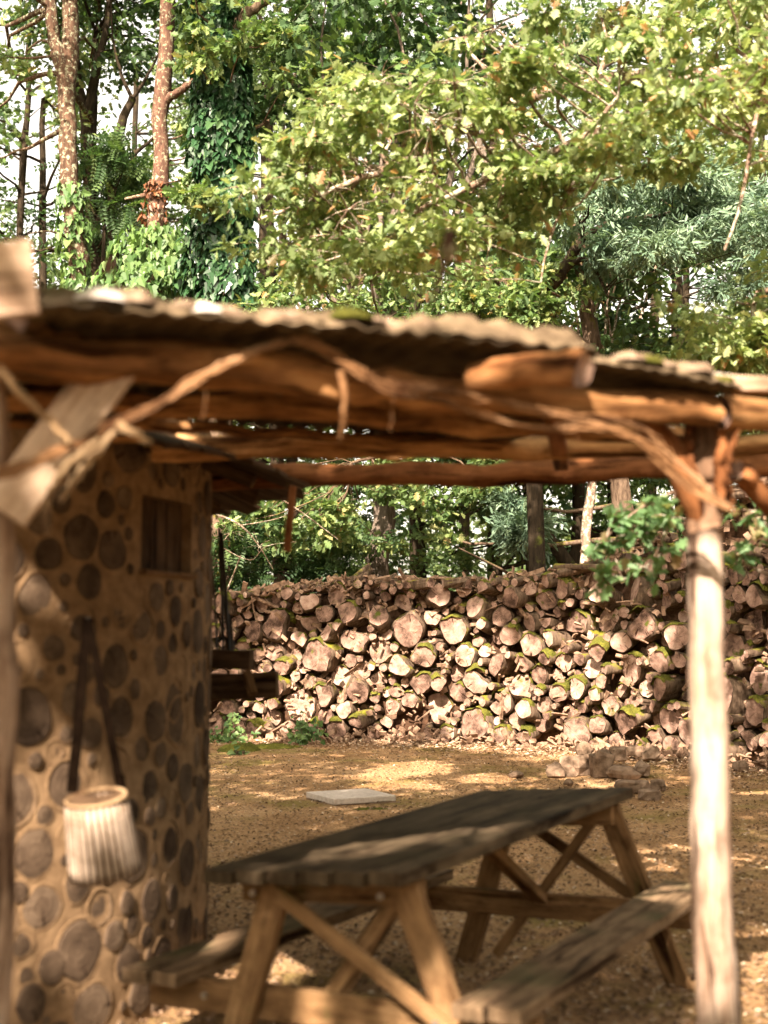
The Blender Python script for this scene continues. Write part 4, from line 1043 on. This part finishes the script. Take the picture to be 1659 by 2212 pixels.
def cull(pos, pad=.05, mask=False):
    pos = np.asarray(pos); keep = np.ones(len(pos), bool)
    for g, r_ in zip(GP, GR):
        d = pos - g; t = d @ SD; q = np.linalg.norm(d - t[:, None]*SD, axis=1); keep &= ~((q < r_+pad) & (t > 0))
    if not mask:
        for g, r_ in OAKG:
            d = pos - np.array(g[:]); t = d @ SD; q = np.linalg.norm(d - t[:, None]*SD, axis=1); keep &= ~((q < r_) & (t > 0))
    return keep if mask else pos[keep]

# unseen oaks added overhead, crowns shaped to lay sun and shade on the yard
def shade_tree(label, bx, by, ctr, rx, ry, z0, z1, n, seed):
    r = np.random.default_rng(seed); random.seed(seed)
    root = thing('shade_oak', label, 'tree', (bx, by, 0), 'unseen oaks shaped for shade')
    mb = MB(); c = Vector((ctr[0], ctr[1], (z0+z1)/2)); b0 = Vector((bx, by, 0))
    tr = smooth_path([b0, b0 + Vector((.1, .1, z0*.5)), Vector((bx, by, z0)).lerp(c, .06), Vector((bx, by, z1)).lerp(c, .15)], 5, .03)
    mb.tube(tr, [.26 - .012*i for i in range(len(tr))], 10, .12, 1)
    k = 0; pos = []
    while k < 34:
        a = r.uniform(0, 6.28); q = math.sqrt(r.random()); e = Vector((ctr[0] + rx*q*math.cos(a), ctr[1] + ry*q*math.sin(a), r.uniform(z0, z1))); k += 1
        q_ = smooth_path([tr[random.randint(8, 15)], tr[12].lerp(e, .6) + Vector((0, 0, .4)), e], 3, .06)
        if len(cull([v[:] for v in smooth_path(q_, 4)], .02)) < len(q_)*4-3: continue
        mb.tube(q_, [.07, .06, .05, .035, .025, .015, .008], 5, caps=False)
    mb.build('trunk', M['bark'], root, smooth=True)
    a = r.uniform(0, 6.2832, n); q = np.sqrt(r.random(n))
    pos = np.stack([ctr[0] + rx*q*np.cos(a), ctr[1] + ry*q*np.sin(a), r.uniform(z0, z1, n)], 1)
    dens = np.array([noise.noise(Vector((x*.55, y*.55, seed))) for x, y, z in pos]); pos = pos[dens > -.62 + .25*r.random(n)]
    pos = np.concatenate([pos, shade_points(z0, z1, r, ctr, rx, ry)]); pos = cull(pos, .10)
    leaves('crown', pos, .26, SIMPLE, M['canopy'], root, up=.55, seed=seed)
# the canopy plane near z = 7 sits at target + SUN * t
shade_tree('broad unseen oak behind the viewer, crown shaped to shade the hut and table', -8.6, -7.2, (-3.4, -2.6), 5.6, 5.2, 6.3, 8.2, 12500, 31)
shade_tree('broad unseen oak left of the hut, crown shaped to shade the far yard', -9.5, 4.5, (-2.4, 5.0), 7.0, 4.6, 7.2, 9.2, 15000, 32)
shade_tree('unseen oak beyond the hut on the left, crown shaped to shade the log wall', -11.5, 11.5, (-1.2, 9.5), 7.2, 2.9, 8.2, 9.8, 14000, 34)
shade_tree('tall unseen oak behind the viewer at the right, crown shaped for shade', 3.6, -4.5, (1.2, .5), 3.6, 4.6, 6.4, 8.4, 5500, 33)

# ------------------------------------------------------------------ trees in front: named trunks of the photo
def trunk_px(pts, D, dz=0.0):
    """trunk from the ground up through picture points at distance D"""
    q = [P(x, y, D + .0) for x, y in pts]; g = Vector((q[0].x, D, -.05)); return [g] + q
def cl(x, y, D, r, dens=1.0):
    p = P(x, y, D); return (p.x, p.y, p.z, r, dens)
RG = np.random.default_rng(77)
def scatter(n, x0, x1, y0, y1, D0, D1, r0, r1, dens=1.0, rg=RG):
    return [cl(rg.uniform(x0, x1), rg.uniform(y0, y1), rg.uniform(D0, D1), rg.uniform(r0, r1), dens) for _ in range(n)]

make_tree('lichen_oak', 'lichen covered trunk forking in two high at the left, ivy sprouts at its foot', 'tree',
          [(trunk_px([(165, 640), (152, 400), (147, 190), (150, 0), (156, -320)], 23), .19, .14)],
          scatter(14, -120, 260, -320, -60, 21, 25, .8, 1.3) + scatter(16, -60, 240, -20, 420, 25, 28, .5, .9, .28) + scatter(5, -60, 130, 60, 340, 22, 25, .55, .9, .6),
          OAK, .19, 130, M['oak_mid'], M['bark_lichen'], limbs=[([P(146, 205, 23), P(128, 120, 22.95), P(108, 20, 22.9), P(84, -260, 22.8)], .14, .10), ([P(160, 520, 23), P(110, 500, 22.6), P(60, 505, 22.2)], .02, .01)], seed=1)
make_tree('red_barked_tree', 'reddish lichen speckled straight trunk left of the ivy column', 'tree',
          [(trunk_px([(333, 640), (340, 440), (350, 210), (362, 0), (368, -300)], 22), .165, .125)],
          scatter(12, 250, 520, -320, -80, 20, 24, .8, 1.3) + scatter(3, 400, 440, 180, 420, 21.5, 23, .3, .4, .6),
          OAK, .19, 130, M['oak_mid'], M['bark_red'], limbs=[([P(350, 225, 22), P(385, 200, 21.9), P(430, 165, 21.8), P(480, 150, 21.6)], .085, .03), ([P(325, 420, 22), P(270, 430, 22.1)], .05, .02)], seed=2)
t3 = make_tree('ivy_clad_tree', 'tree column completely wrapped in dark glossy ivy', 'tree',
          [(trunk_px([(475, 640), (478, 400), (476, 160), (470, -20), (472, -300)], 21), .26, .2)],
          scatter(12, 380, 700, -260, -10, 19.5, 23, .8, 1.3) + [cl(560, 60, 20.5, .5), cl(520, 100, 20, .4), cl(600, 90, 20.5, .45), cl(640, 160, 20.5, .5, .7), cl(440, 420, 20, .35), cl(420, 60, 20, .4), cl(430, 130, 20, .35), cl(415, 420, 20, .3, .7)],
          OAK, .19, 130, M['oak_mid'], M['bark'], limbs=[([P(476, 130, 21), P(520, 45, 20.9), P(560, 10, 20.8), P(600, -10, 20.7)], .12, .07), ([P(478, 300, 21), P(540, 280, 21), P(600, 250, 21.6)], .05, .02)], seed=3)
def ivy_on(parent, path, r0, r1, n, size, m_, seed, name='ivy', thick=.10, sway=.3, lump=.35):
    r = np.random.default_rng(seed); path = smooth_path(path, 8); k = len(path); pos = []; d = []; nn = []
    for _ in range(n):
        t = r.random()*(k-1); i = int(t); p = path[i].lerp(path[min(i+1, k-1)], t-i); a = r.uniform(0, 6.2832)
        rad = (r0 + (r1-r0)*t/(k-1))*(1 + lump*noise.noise(Vector((math.cos(a), math.sin(a), p.z*1.3 + seed)))*2) + r.random()**2*thick
        o = Vector((math.cos(a), math.sin(a), 0)); pos.append((p + o*rad)[:]); nn.append((o + Vector(r.normal(size=3)*.35) + Vector((0, 0, .45)))[:])
        d.append((Vector(r.normal(size=3)*sway) + Vector((0, 0, -.9)) + o*.3)[:])
    size = size*np.clip(r.lognormal(-.12, .42, len(pos)), .35, 1.7)
    return leaves(name, pos, size, IVY, m_, parent, dirs=np.array(d), nrm=np.array(nn), seed=seed)
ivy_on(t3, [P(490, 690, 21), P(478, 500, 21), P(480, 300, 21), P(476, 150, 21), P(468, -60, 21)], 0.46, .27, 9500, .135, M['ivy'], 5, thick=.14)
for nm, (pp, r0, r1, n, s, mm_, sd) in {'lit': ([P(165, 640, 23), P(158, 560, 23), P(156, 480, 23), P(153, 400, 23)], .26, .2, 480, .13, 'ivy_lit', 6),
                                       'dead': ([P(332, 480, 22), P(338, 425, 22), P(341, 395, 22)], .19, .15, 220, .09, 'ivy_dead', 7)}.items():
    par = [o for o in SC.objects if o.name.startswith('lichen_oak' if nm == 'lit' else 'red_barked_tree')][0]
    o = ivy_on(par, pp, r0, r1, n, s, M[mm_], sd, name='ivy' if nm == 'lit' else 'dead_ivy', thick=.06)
par = [o for o in SC.objects if o.name.startswith('red_barked_tree')][0]
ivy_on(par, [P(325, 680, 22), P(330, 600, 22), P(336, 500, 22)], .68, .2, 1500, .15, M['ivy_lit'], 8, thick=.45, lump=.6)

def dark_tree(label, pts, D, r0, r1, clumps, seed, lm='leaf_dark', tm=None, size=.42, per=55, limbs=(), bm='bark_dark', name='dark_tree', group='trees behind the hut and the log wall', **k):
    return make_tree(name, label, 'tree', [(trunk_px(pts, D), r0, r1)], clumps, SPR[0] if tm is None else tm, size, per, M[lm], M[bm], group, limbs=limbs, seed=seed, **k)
dark_tree('dark forked trunk between the two lichen covered trunks', [(204, 640), (198, 450), (186, 240)], 25, .16, .13,
          scatter(12, 60, 330, -150, 130, 25, 28, .7, 1.1, .6), 11,
          limbs=[([P(186, 245, 25), P(170, 175, 25), P(160, 80, 25), P(140, -60, 25)], .10, .04), ([P(186, 245, 25), P(205, 165, 25), P(228, 70, 25), P(235, -60, 25)], .12, .04)])
dark_tree('thin dark crooked trunk branching left of the red barked trunk', [(243, 640), (243, 420), (258, 290), (286, 212)], 24.4, .11, .08,
          scatter(7, 200, 420, -100, 150, 24, 27, .6, 1.0, .6), 12,
          limbs=[([P(286, 214, 24.4), P(262, 160, 24.4), P(245, 90, 24.4), P(240, 0, 24.4)], .04, .015), ([P(286, 214, 24.4), P(315, 170, 24.4), P(345, 110, 24.4)], .04, .015),
                 ([P(250, 350, 24.4), P(300, 325, 24.4), P(345, 285, 24.4)], .055, .02)])
# feathery robinia leaves low at the left
dark_tree('feathery dark green sapling standing between the left trunks', [(222, 640), (225, 480)], 24, .05, .03,
          scatter(9, 190, 310, 330, 620, 23.5, 25.5, .4, .6, .9), 13, tm=SPR[2], size=.42, per=80, name='robinia_sapling', lm='leaf_dark')
dark_tree('feathery conifer-like green tree just left behind the log wall', [(560, 1240), (545, 1150)], 21.5, .06, .04,
          scatter(12, 455, 740, 1120, 1270, 20.5, 23, .45, .75, 1.0), 14, tm=SPR[2], size=.36, per=80, name='robinia_sapling')
# straight grey trunk behind the wall and its oak leaves
dark_tree('straight grey trunk rising behind the middle of the log wall', [(818, 1260), (828, 1040), (832, 860)], 22, .22, .17,
          scatter(20, 620, 1050, -150, 260, 20, 24, .8, 1.3, 1.0), 15, bm='bark_grey', name='grey_trunked_oak', tm=SPR[1], size=.42, per=60)
dark_tree('dark ivy darkened trunk standing right of the grey trunk', [(1148, 1260), (1142, 1120), (1140, 900)], 23, .13, .10,
          scatter(14, 1000, 1280, 520, 1000, 22, 25, .7, 1.2, 1.0), 16)
dark_tree('dark leaning trunk crossing up to the left behind the wall', [(1236, 1265), (1200, 1185), (1150, 1120), (1108, 1080), (1060, 980)], 22.5, .15, .08,
          scatter(9, 950, 1200, 700, 1010, 21.5, 24, .6, 1.0, 1.0), 17)
dark_tree('pale speckled slim trunk right of the dark trunks', [(1262, 1260), (1272, 1100), (1284, 1000), (1290, 890)], 21, .085, .07,
          scatter(10, 1180, 1460, 420, 760, 20, 23, .6, 1.0, .9), 18, bm='bark_pale', name='slim_pale_tree')
dark_tree('thick black trunk directly left of the slim pale trunk', [(1243, 1260), (1250, 1080), (1255, 890)], 23.5, .14, .11,
          scatter(10, 1150, 1400, 500, 900, 23, 26, .7, 1.2, 1.0), 19)
dark_tree('small crooked dark tree in the bright gap behind the wall', [(700, 1255), (697, 1200), (712, 1130), (745, 1090)], 23, .07, .04,
          scatter(5, 640, 800, 1020, 1150, 22.5, 24, .35, .6, .5), 20, limbs=[([P(697, 1210, 23), P(660, 1185, 23), P(630, 1190, 23)], .03, .012), ([P(700, 1225, 23), P(735, 1195, 23), P(770, 1200, 23)], .03, .012)])
# grey-green willow-like tree on the right
make_tree('grey_green_tree', 'tree with pale grey green narrow leaves and a mossy crooked limb at the right', 'tree',
          [(trunk_px([(1150, 700), (1190, 612), (1225, 575), (1248, 520), (1262, 455)], 19), .13, .06)],
          scatter(26, 1240, 1600, 350, 560, 17.6, 20, .35, .6, 1.0) + scatter(9, 1540, 1720, 400, 640, 17.6, 20, .4, .7),
          spray(9, LANCE, .5, 8), .24, 120, M['leaf_teal'], M['bark_dark'], limbs=[([P(1225, 577, 19), P(1262, 560, 18.9), P(1290, 590, 18.9), P(1312, 640, 18.8)], .05, .015), ([P(1250, 520, 19), P(1320, 480, 19), P(1400, 470, 18.8), P(1480, 450, 18.7)], .06, .02)], seed=21)

make_tree('grey_green_bush', 'small pale grey green bushy shoot above the log wall, right of the grey trunk', 'bush',
          [([P(1130, 1290, 20.2), P(1128, 1200, 20.2)], .03, .015)], scatter(7, 1085, 1175, 1050, 1160, 19.8, 20.6, .2, .32, 1.0, np.random.default_rng(66)), spray(9, LANCE, .5, 8), .24, 110, M['leaf_teal'], M['bark_dark'], seed=61)

# ------------------------------------------------------------------ the sunny oak reaching in from the right
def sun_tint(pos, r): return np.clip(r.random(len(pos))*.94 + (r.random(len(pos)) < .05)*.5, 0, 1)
oc = []; rg = np.random.default_rng(5)
while len(oc) < 150:
    x, y = rg.uniform(500, 1750), rg.uniform(-60, 640)
    lo = np.interp(x, [500, 600, 760, 900, 1100, 1250, 1400, 1700], [500, 560, 600, 590, 540, 440, 360, 330])
    hi = np.interp(x, [500, 620, 760, 900, 1050, 1250, 1700], [440, 330, 175, 130, 50, 10, -60])
    if hi < y < lo: oc.append(cl(x, y, rg.uniform(8.2, 10.2) - .6*(x > 1300), rg.uniform(.20, .36), np.interp(x, [500, 800, 1700], [.75, 1, .75])*rg.uniform(.5, 1.2)))
OD = 9.2
LB = [([P(1900, 120, 9.4), P(1750, 110, 9.3), P(1560, 165, 9.2), P(1400, 168, 9.2), P(1240, 186, 9.2), P(1080, 230, 9.2), P(920, 330, 9.2), P(740, 400, 9.2), P(560, 475, 9.2)], .085, .012),
      ([P(1900, 180, 8.9), P(1700, 190, 8.8), P(1600, 215, 8.6), P(1490, 190, 8.6), P(1400, 230, 8.7), P(1260, 300, 8.8), P(1080, 375, 9), P(930, 440, 9.1), P(800, 520, 9.1)], .07, .010),
      ([P(1585, 200, 8.6), P(1640, 130, 8.5), P(1700, 60, 8.4)], .05, .03)]
LH = [([P(1335, 210, 8.7), P(1300, 255, 8.7), P(1250, 370, 8.6), P(1205, 470, 8.6), P(1180, 545, 8.6), P(1168, 610, 8.6)], .016, .006),
      ([P(1650, 170, 8.2), P(1625, 290, 8.0), P(1608, 400, 8.0), P(1590, 470, 8.0), P(1565, 540, 8.0)], .017, .007),
      ([P(1100, 360, 9), P(1080, 430, 8.9), P(1060, 520, 8.9), P(1045, 590, 8.9)], .010, .004)]
otree = make_tree('overhanging_oak', 'sunlit oak with yellow green lobed leaves reaching in from the right', 'tree',
          [([Vector((6.6, 9.6, -.05)), Vector((6.5, 9.5, 2)), Vector((6.3, 9.4, 4.5)), Vector((6.3, 9.3, 7))], .24, .16)],
          oc + scatter(16, 1500, 1760, 560, 800, 8.6, 9.8, .2, .34, .9), OAK, .088, 170, M['oak_sun'], M['bark_pale'], limbs=LB+LH+[([Vector((6.4, 9.45, 4.4)), P(1900, 120, 9.4)], .12, .085), ([Vector((6.5, 9.5, 3.6)), P(1900, 180, 8.9)], .10, .07), ([Vector((6.5, 9.5, 2.6)), P(1760, 640, 9.2), P(1620, 700, 9.0)], .05, .01)], seed=22, up=.6, flat=.3, droop=.35, tintf=sun_tint, twigs=6, sungaps=True)
# second oak spray: behind the opening and above the roof in the middle
make_tree('hanging_oak', 'mid green oak whose leafy twigs hang over the log wall', 'tree',
          [([Vector((4.2, 21.2, -.05)), Vector((4.0, 21, 3)), Vector((3.4, 20.7, 6)), Vector((3.0, 20.5, 9))], .22, .10)],
          scatter(24, 640, 1130, 985, 1200, 19.6, 21.5, .3, .5, .8) + scatter(16, 480, 760, 1020, 1180, 20, 22, .25, .45, .55) + scatter(34, 560, 1180, 560, 760, 19, 22, .45, .75, .9) + scatter(6, 1090, 1190, 600, 700, 18.2, 18.9, .25, .4, .9) + scatter(8, 1000, 1250, 600, 720, 19, 21, .45, .7, .9),
          OAK, .14, 150, M['oak_mid'], M['bark'], limbs=[([Vector((3.9, 20.9, 3.9)), P(1050, 900, 20.5), P(900, 960, 20), P(760, 1000, 20)], .08, .02), ([Vector((3.4, 20.7, 6)), P(1000, 560, 20.5), P(800, 600, 20), P(640, 640, 20)], .09, .02)], seed=23, flat=.4, up=.5)
make_tree('bare_twigged_bush', 'bush with bare pale twigs right of the hut corner behind the log wall', 'bush',
          [([P(470, 1330, 20.2), P(520, 1200, 20)], .02, .012)], [cl(500, 1150, 19.8, .3, .25), cl(560, 1180, 19.8, .3, .2)], OAK, .1, 40, M['oak_mid'], M['bark_pale'],
          limbs=[([P(455, 1105, 19.6), P(520, 1135, 19.5), P(560, 1180, 19.4), P(590, 1230, 19.4)], .018, .004), ([P(570, 1055, 19.3), P(620, 1085, 19.3), P(670, 1120, 19.2), P(730, 1165, 19.1)], .018, .006), ([P(520, 1135, 19.5), P(600, 1120, 19.4), P(660, 1090, 19.3)], .009, .003),
                 ([P(475, 1180, 19.6), P(540, 1210, 19.5), P(575, 1180, 19.5), P(640, 1170, 19.4)], .009, .003)], seed=24)
# sapling between the shelter post and the wall
make_tree('oak_sapling', 'young oak with fresh blurred green leaves just left of the bare right post', 'sapling',
          [([Vector((2.35, 6.6, -.05)), Vector((2.3, 6.6, 1.2)), Vector((2.15, 6.6, 2.1)), P(1660, 1000, 6.5)], .022, .010)],
          [cl(x, y, D, r_, d_) for x, y, D, r_, d_ in ((1330, 1120, 6.6, .12, 1), (1400, 1090, 6.6, .14, 1.1), (1450, 1120, 6.5, .13, 1), (1300, 1170, 6.7, .10, .8), (1380, 1160, 6.6, .13, .8), (1310, 1245, 6.6, .09, .6), (1395, 1225, 6.6, .1, .5), (1440, 1190, 6.6, .1, .5), (1630, 1105, 6.4, .12, .8), (1655, 1150, 6.4, .12, .8), (1590, 1200, 6.5, .07, .4))],
          OAK, .085, 46, M['leaf_fresh'], M['bark_pale'], limbs=[([P(1660, 1000, 6.5), P(1560, 1030, 6.5), P(1460, 1060, 6.55), P(1380, 1100, 6.6), P(1310, 1160, 6.6)], .011, .005), ([P(1460, 1060, 6.55), P(1440, 1140, 6.55), P(1400, 1220, 6.6), P(1315, 1265, 6.6)], .006, .003)], seed=25, up=.6, flat=.5, droop=.2)

# ------------------------------------------------------------------ the wood behind: one tree after another
wood_spec = []
rg = np.random.default_rng(40)
kinds = [('leaf_far', 0, 'bushy light green tree'), ('leaf_dark', 0, 'dense dark green tree'), ('leaf_far', 1, 'loose oak')]
places = ['far left beyond the lichen trunk', 'left behind the forked trunks', 'behind the red barked trunk', 'behind the ivy column', 'behind the crown of the shelter roof', 'behind the grey trunk', 'right of the grey trunk', 'above the middle of the log wall', 'behind the slim pale trunk', 'behind the grey green tree', 'right of the grey green tree', 'at the right edge above the post', 'far right beyond the picture edge oak']
idx = 0
for row, (D0, n, dens, pr) in enumerate(((27, 11, .50, 42), (36, 13, .36, 38))):
    for i in range(n):
        X = (-.36 + .74*(i+.5)/n)*D0*1.0 + rg.uniform(-.8, .8); D = D0 + rg.uniform(-2.5, 2.5); h = rg.uniform(14, 17) + row*4; rr_ = rg.uniform(.13, .2)
        sx = 829.5 + F*X/D
        km = kinds[rg.integers(3)]
        lean = rg.uniform(-.6, .6); tr = [Vector((X, D, -.05)), Vector((X+lean*.3, D, h*.3)), Vector((X+lean*.8, D, h*.6)), Vector((X+lean, D, h*.9))]
        cs = []
        nC = 58
        for k in range(nC):
            z = rg.uniform(1.6 if row else 2.3, h); q = 2.6*(1 - .45*abs(z/h-.5)); a = rg.uniform(0, 6.28); u = math.sqrt(rg.random())
            # thinner foliage where the photograph shows the bright gaps
            c = (X + lean*z/h + q*u*math.cos(a)*1.15, D + q*u*math.sin(a), z, rg.uniform(.5, .95), dens*rg.uniform(.7, 1.3))
            px = 829.5 + F*c[0]/c[1]; py = 1106 - F*(math.tan(math.atan((c[2]-CH)/c[1]) - TH))
            thin = False
            for (gx, gy, gr) in ((30, 160, 90), (60, 330, 80), (30, 60, 70), (250, 230, 60), (105, 130, 40), (390, 400, 30), (600, 30, 40), (1440, 205, 60), (1400, 120, 30), (700, 1190, 50), (930, 1190, 60), (640, 1200, 30), (1240, 555, 30), (1390, 560, 30), (1440, 640, 40), (790, 230, 25), (1200, 700, 30), (1300, 700, 40), (1500, 620, 35), (960, 170, 25), (880, 60, 25), (1100, 20, 25), (1570, 120, 35), (1250, 640, 35), (640, 250, 25), (520, 560, 30), (700, 640, 25), (560, 330, 30), (620, 440, 30), (540, 440, 30), (230, 420, 30), (110, 440, 30)):
                if (px-gx)**2 + (py-gy)**2 < (gr+c[3]*F/c[1]*.55)**2 and rg.random() < .93: thin = True
            if thin: continue
            cs.append(c)
        nm = f"{km[2]}, {'near' if row == 0 else 'far'} row, {places[min(len(places)-1, max(0, int((sx+150)/150)))]}"
        make_tree('woodland_tree', nm, 'tree', [(tr, rr_, rr_*.4)], cs, FARSPR if km[1] == 0 else SPR[1], (.40 if row == 0 else .46), pr, M[km[0]], M['bark_dark'], 'trees of the wood behind', seed=100+idx, twigs=4, sides=7)
        idx += 1
# undergrowth behind the wall
for i in range(12):
    X = -9 + i*1.75 + rg.uniform(-.4, .4); D = rg.uniform(24, 31); h = rg.uniform(1.8, 3.0)
    sx = 829.5 + F*X/D
    cs = [(X + rg.normal()*.7, D + rg.normal()*.5, rg.uniform(.3, h), rg.uniform(.35, .6), 1.0) for _ in range(11)]
    make_tree('undergrowth_bush', f"leafy {'tall' if h > 2.4 else 'low'} bush behind the log wall, {['hidden by the hut', 'beside the hut corner', 'left of the bright gap', 'under the bright gap', 'by the grey trunk', 'right of the grey trunk', 'left of the dark trunks', 'by the leaning dark trunk', 'right of the slim pale trunk', 'behind the oak sapling', 'behind the bare post', 'at the right edge'][i]}", 'bush',
              [([Vector((X, D, -.05)), Vector((X+.1, D, h*.6))], .04, .015)], cs, FARSPR, .36, 40, M[['leaf_far', 'leaf_dark'][i % 2]], M['bark_dark'], 'bushes behind the log wall', seed=200+i, twigs=4, sides=5)
# a far hedge of the wood so that the ground never meets bare sky
def far_wood():
    r = np.random.default_rng(8); n = 6500; X = r.uniform(-34, 34, n); z = 8*r.random(n)**1.3*(.6+.4*np.sin(X*.5)**2); pos = np.stack([X, 50 + r.normal(size=n)*2.5, z], 1)
    o = leaves('far_wood', pos, .8, FARSPR, M['leaf_far'], seed=3); tag(o, kind='stuff')
far_wood()
def wood_around():
    r = np.random.default_rng(18); n = 16000; a = r.uniform(R(-215), R(35), n); q = r.uniform(19, 25, n); z = 10.5*r.random(n)**.9
    pos = np.stack([q*np.cos(a), 6 + q*np.sin(a), z], 1)
    o = leaves('surrounding_wood', pos, .95, FARSPR, M['canopy'], seed=4); tag(o, kind='stuff')
wood_around()

# ------------------------------------------------------------------ ivy at the foot of the wall
def creeper(label, cx, cy, w_, h_, D, n, seed):
    r = np.random.default_rng(seed); c = P(cx, cy, D); root = thing('ivy_plant', label, 'ivy', Vector((c.x, c.y, 0)), 'ivy plants at the foot of the log wall')
    W_, H_ = w_*D/F/2, h_*D/F/2; pos = []; nn = []; dd = []; random.seed(seed)
    mb = MB()
    for k in range(9):
        e = Vector((c.x + r.normal()*W_*.6, c.y - .05 + r.normal()*.05, max(.02, c.z + r.normal()*H_*.6))); s = Vector((c.x + r.normal()*W_*.4, c.y-.1, max(.01, c.z-H_)))
        q = smooth_path([s, s.lerp(e, .5)+Vector((r.normal()*.05, -.05, .03)), e], 4, .01); mb.tube(q, .004, 4, caps=False)
        for _ in range(n//9):
            t = r.random()*(len(q)-1); i = int(t); p = q[i].lerp(q[min(i+1, len(q)-1)], t-i) + Vector(r.normal(size=3)*.045); pos.append(p[:]); nn.append((r.normal()*.4, -1+r.normal()*.3, .7)); dd.append((r.normal(), r.normal()*.3, -.5+r.normal()*.5))
    mb.build('stem', M['bark'], root); leaves('leaves', pos, .075, IVY, M['ivy_lit'], root, dirs=np.array(dd), nrm=np.array(nn), seed=seed)
creeper('tall ivy plant climbing the wall foot right beside the hut', 495, 1555, 90, 90, 18.2, 170, 1)
creeper('smaller ivy plant at the wall foot below the rack timbers', 668, 1568, 70, 56, 17.9, 110, 2)
creeper('tiny ivy sprig on the moss cushion near the hut', 515, 1628, 30, 18, 16.4, 26, 3)
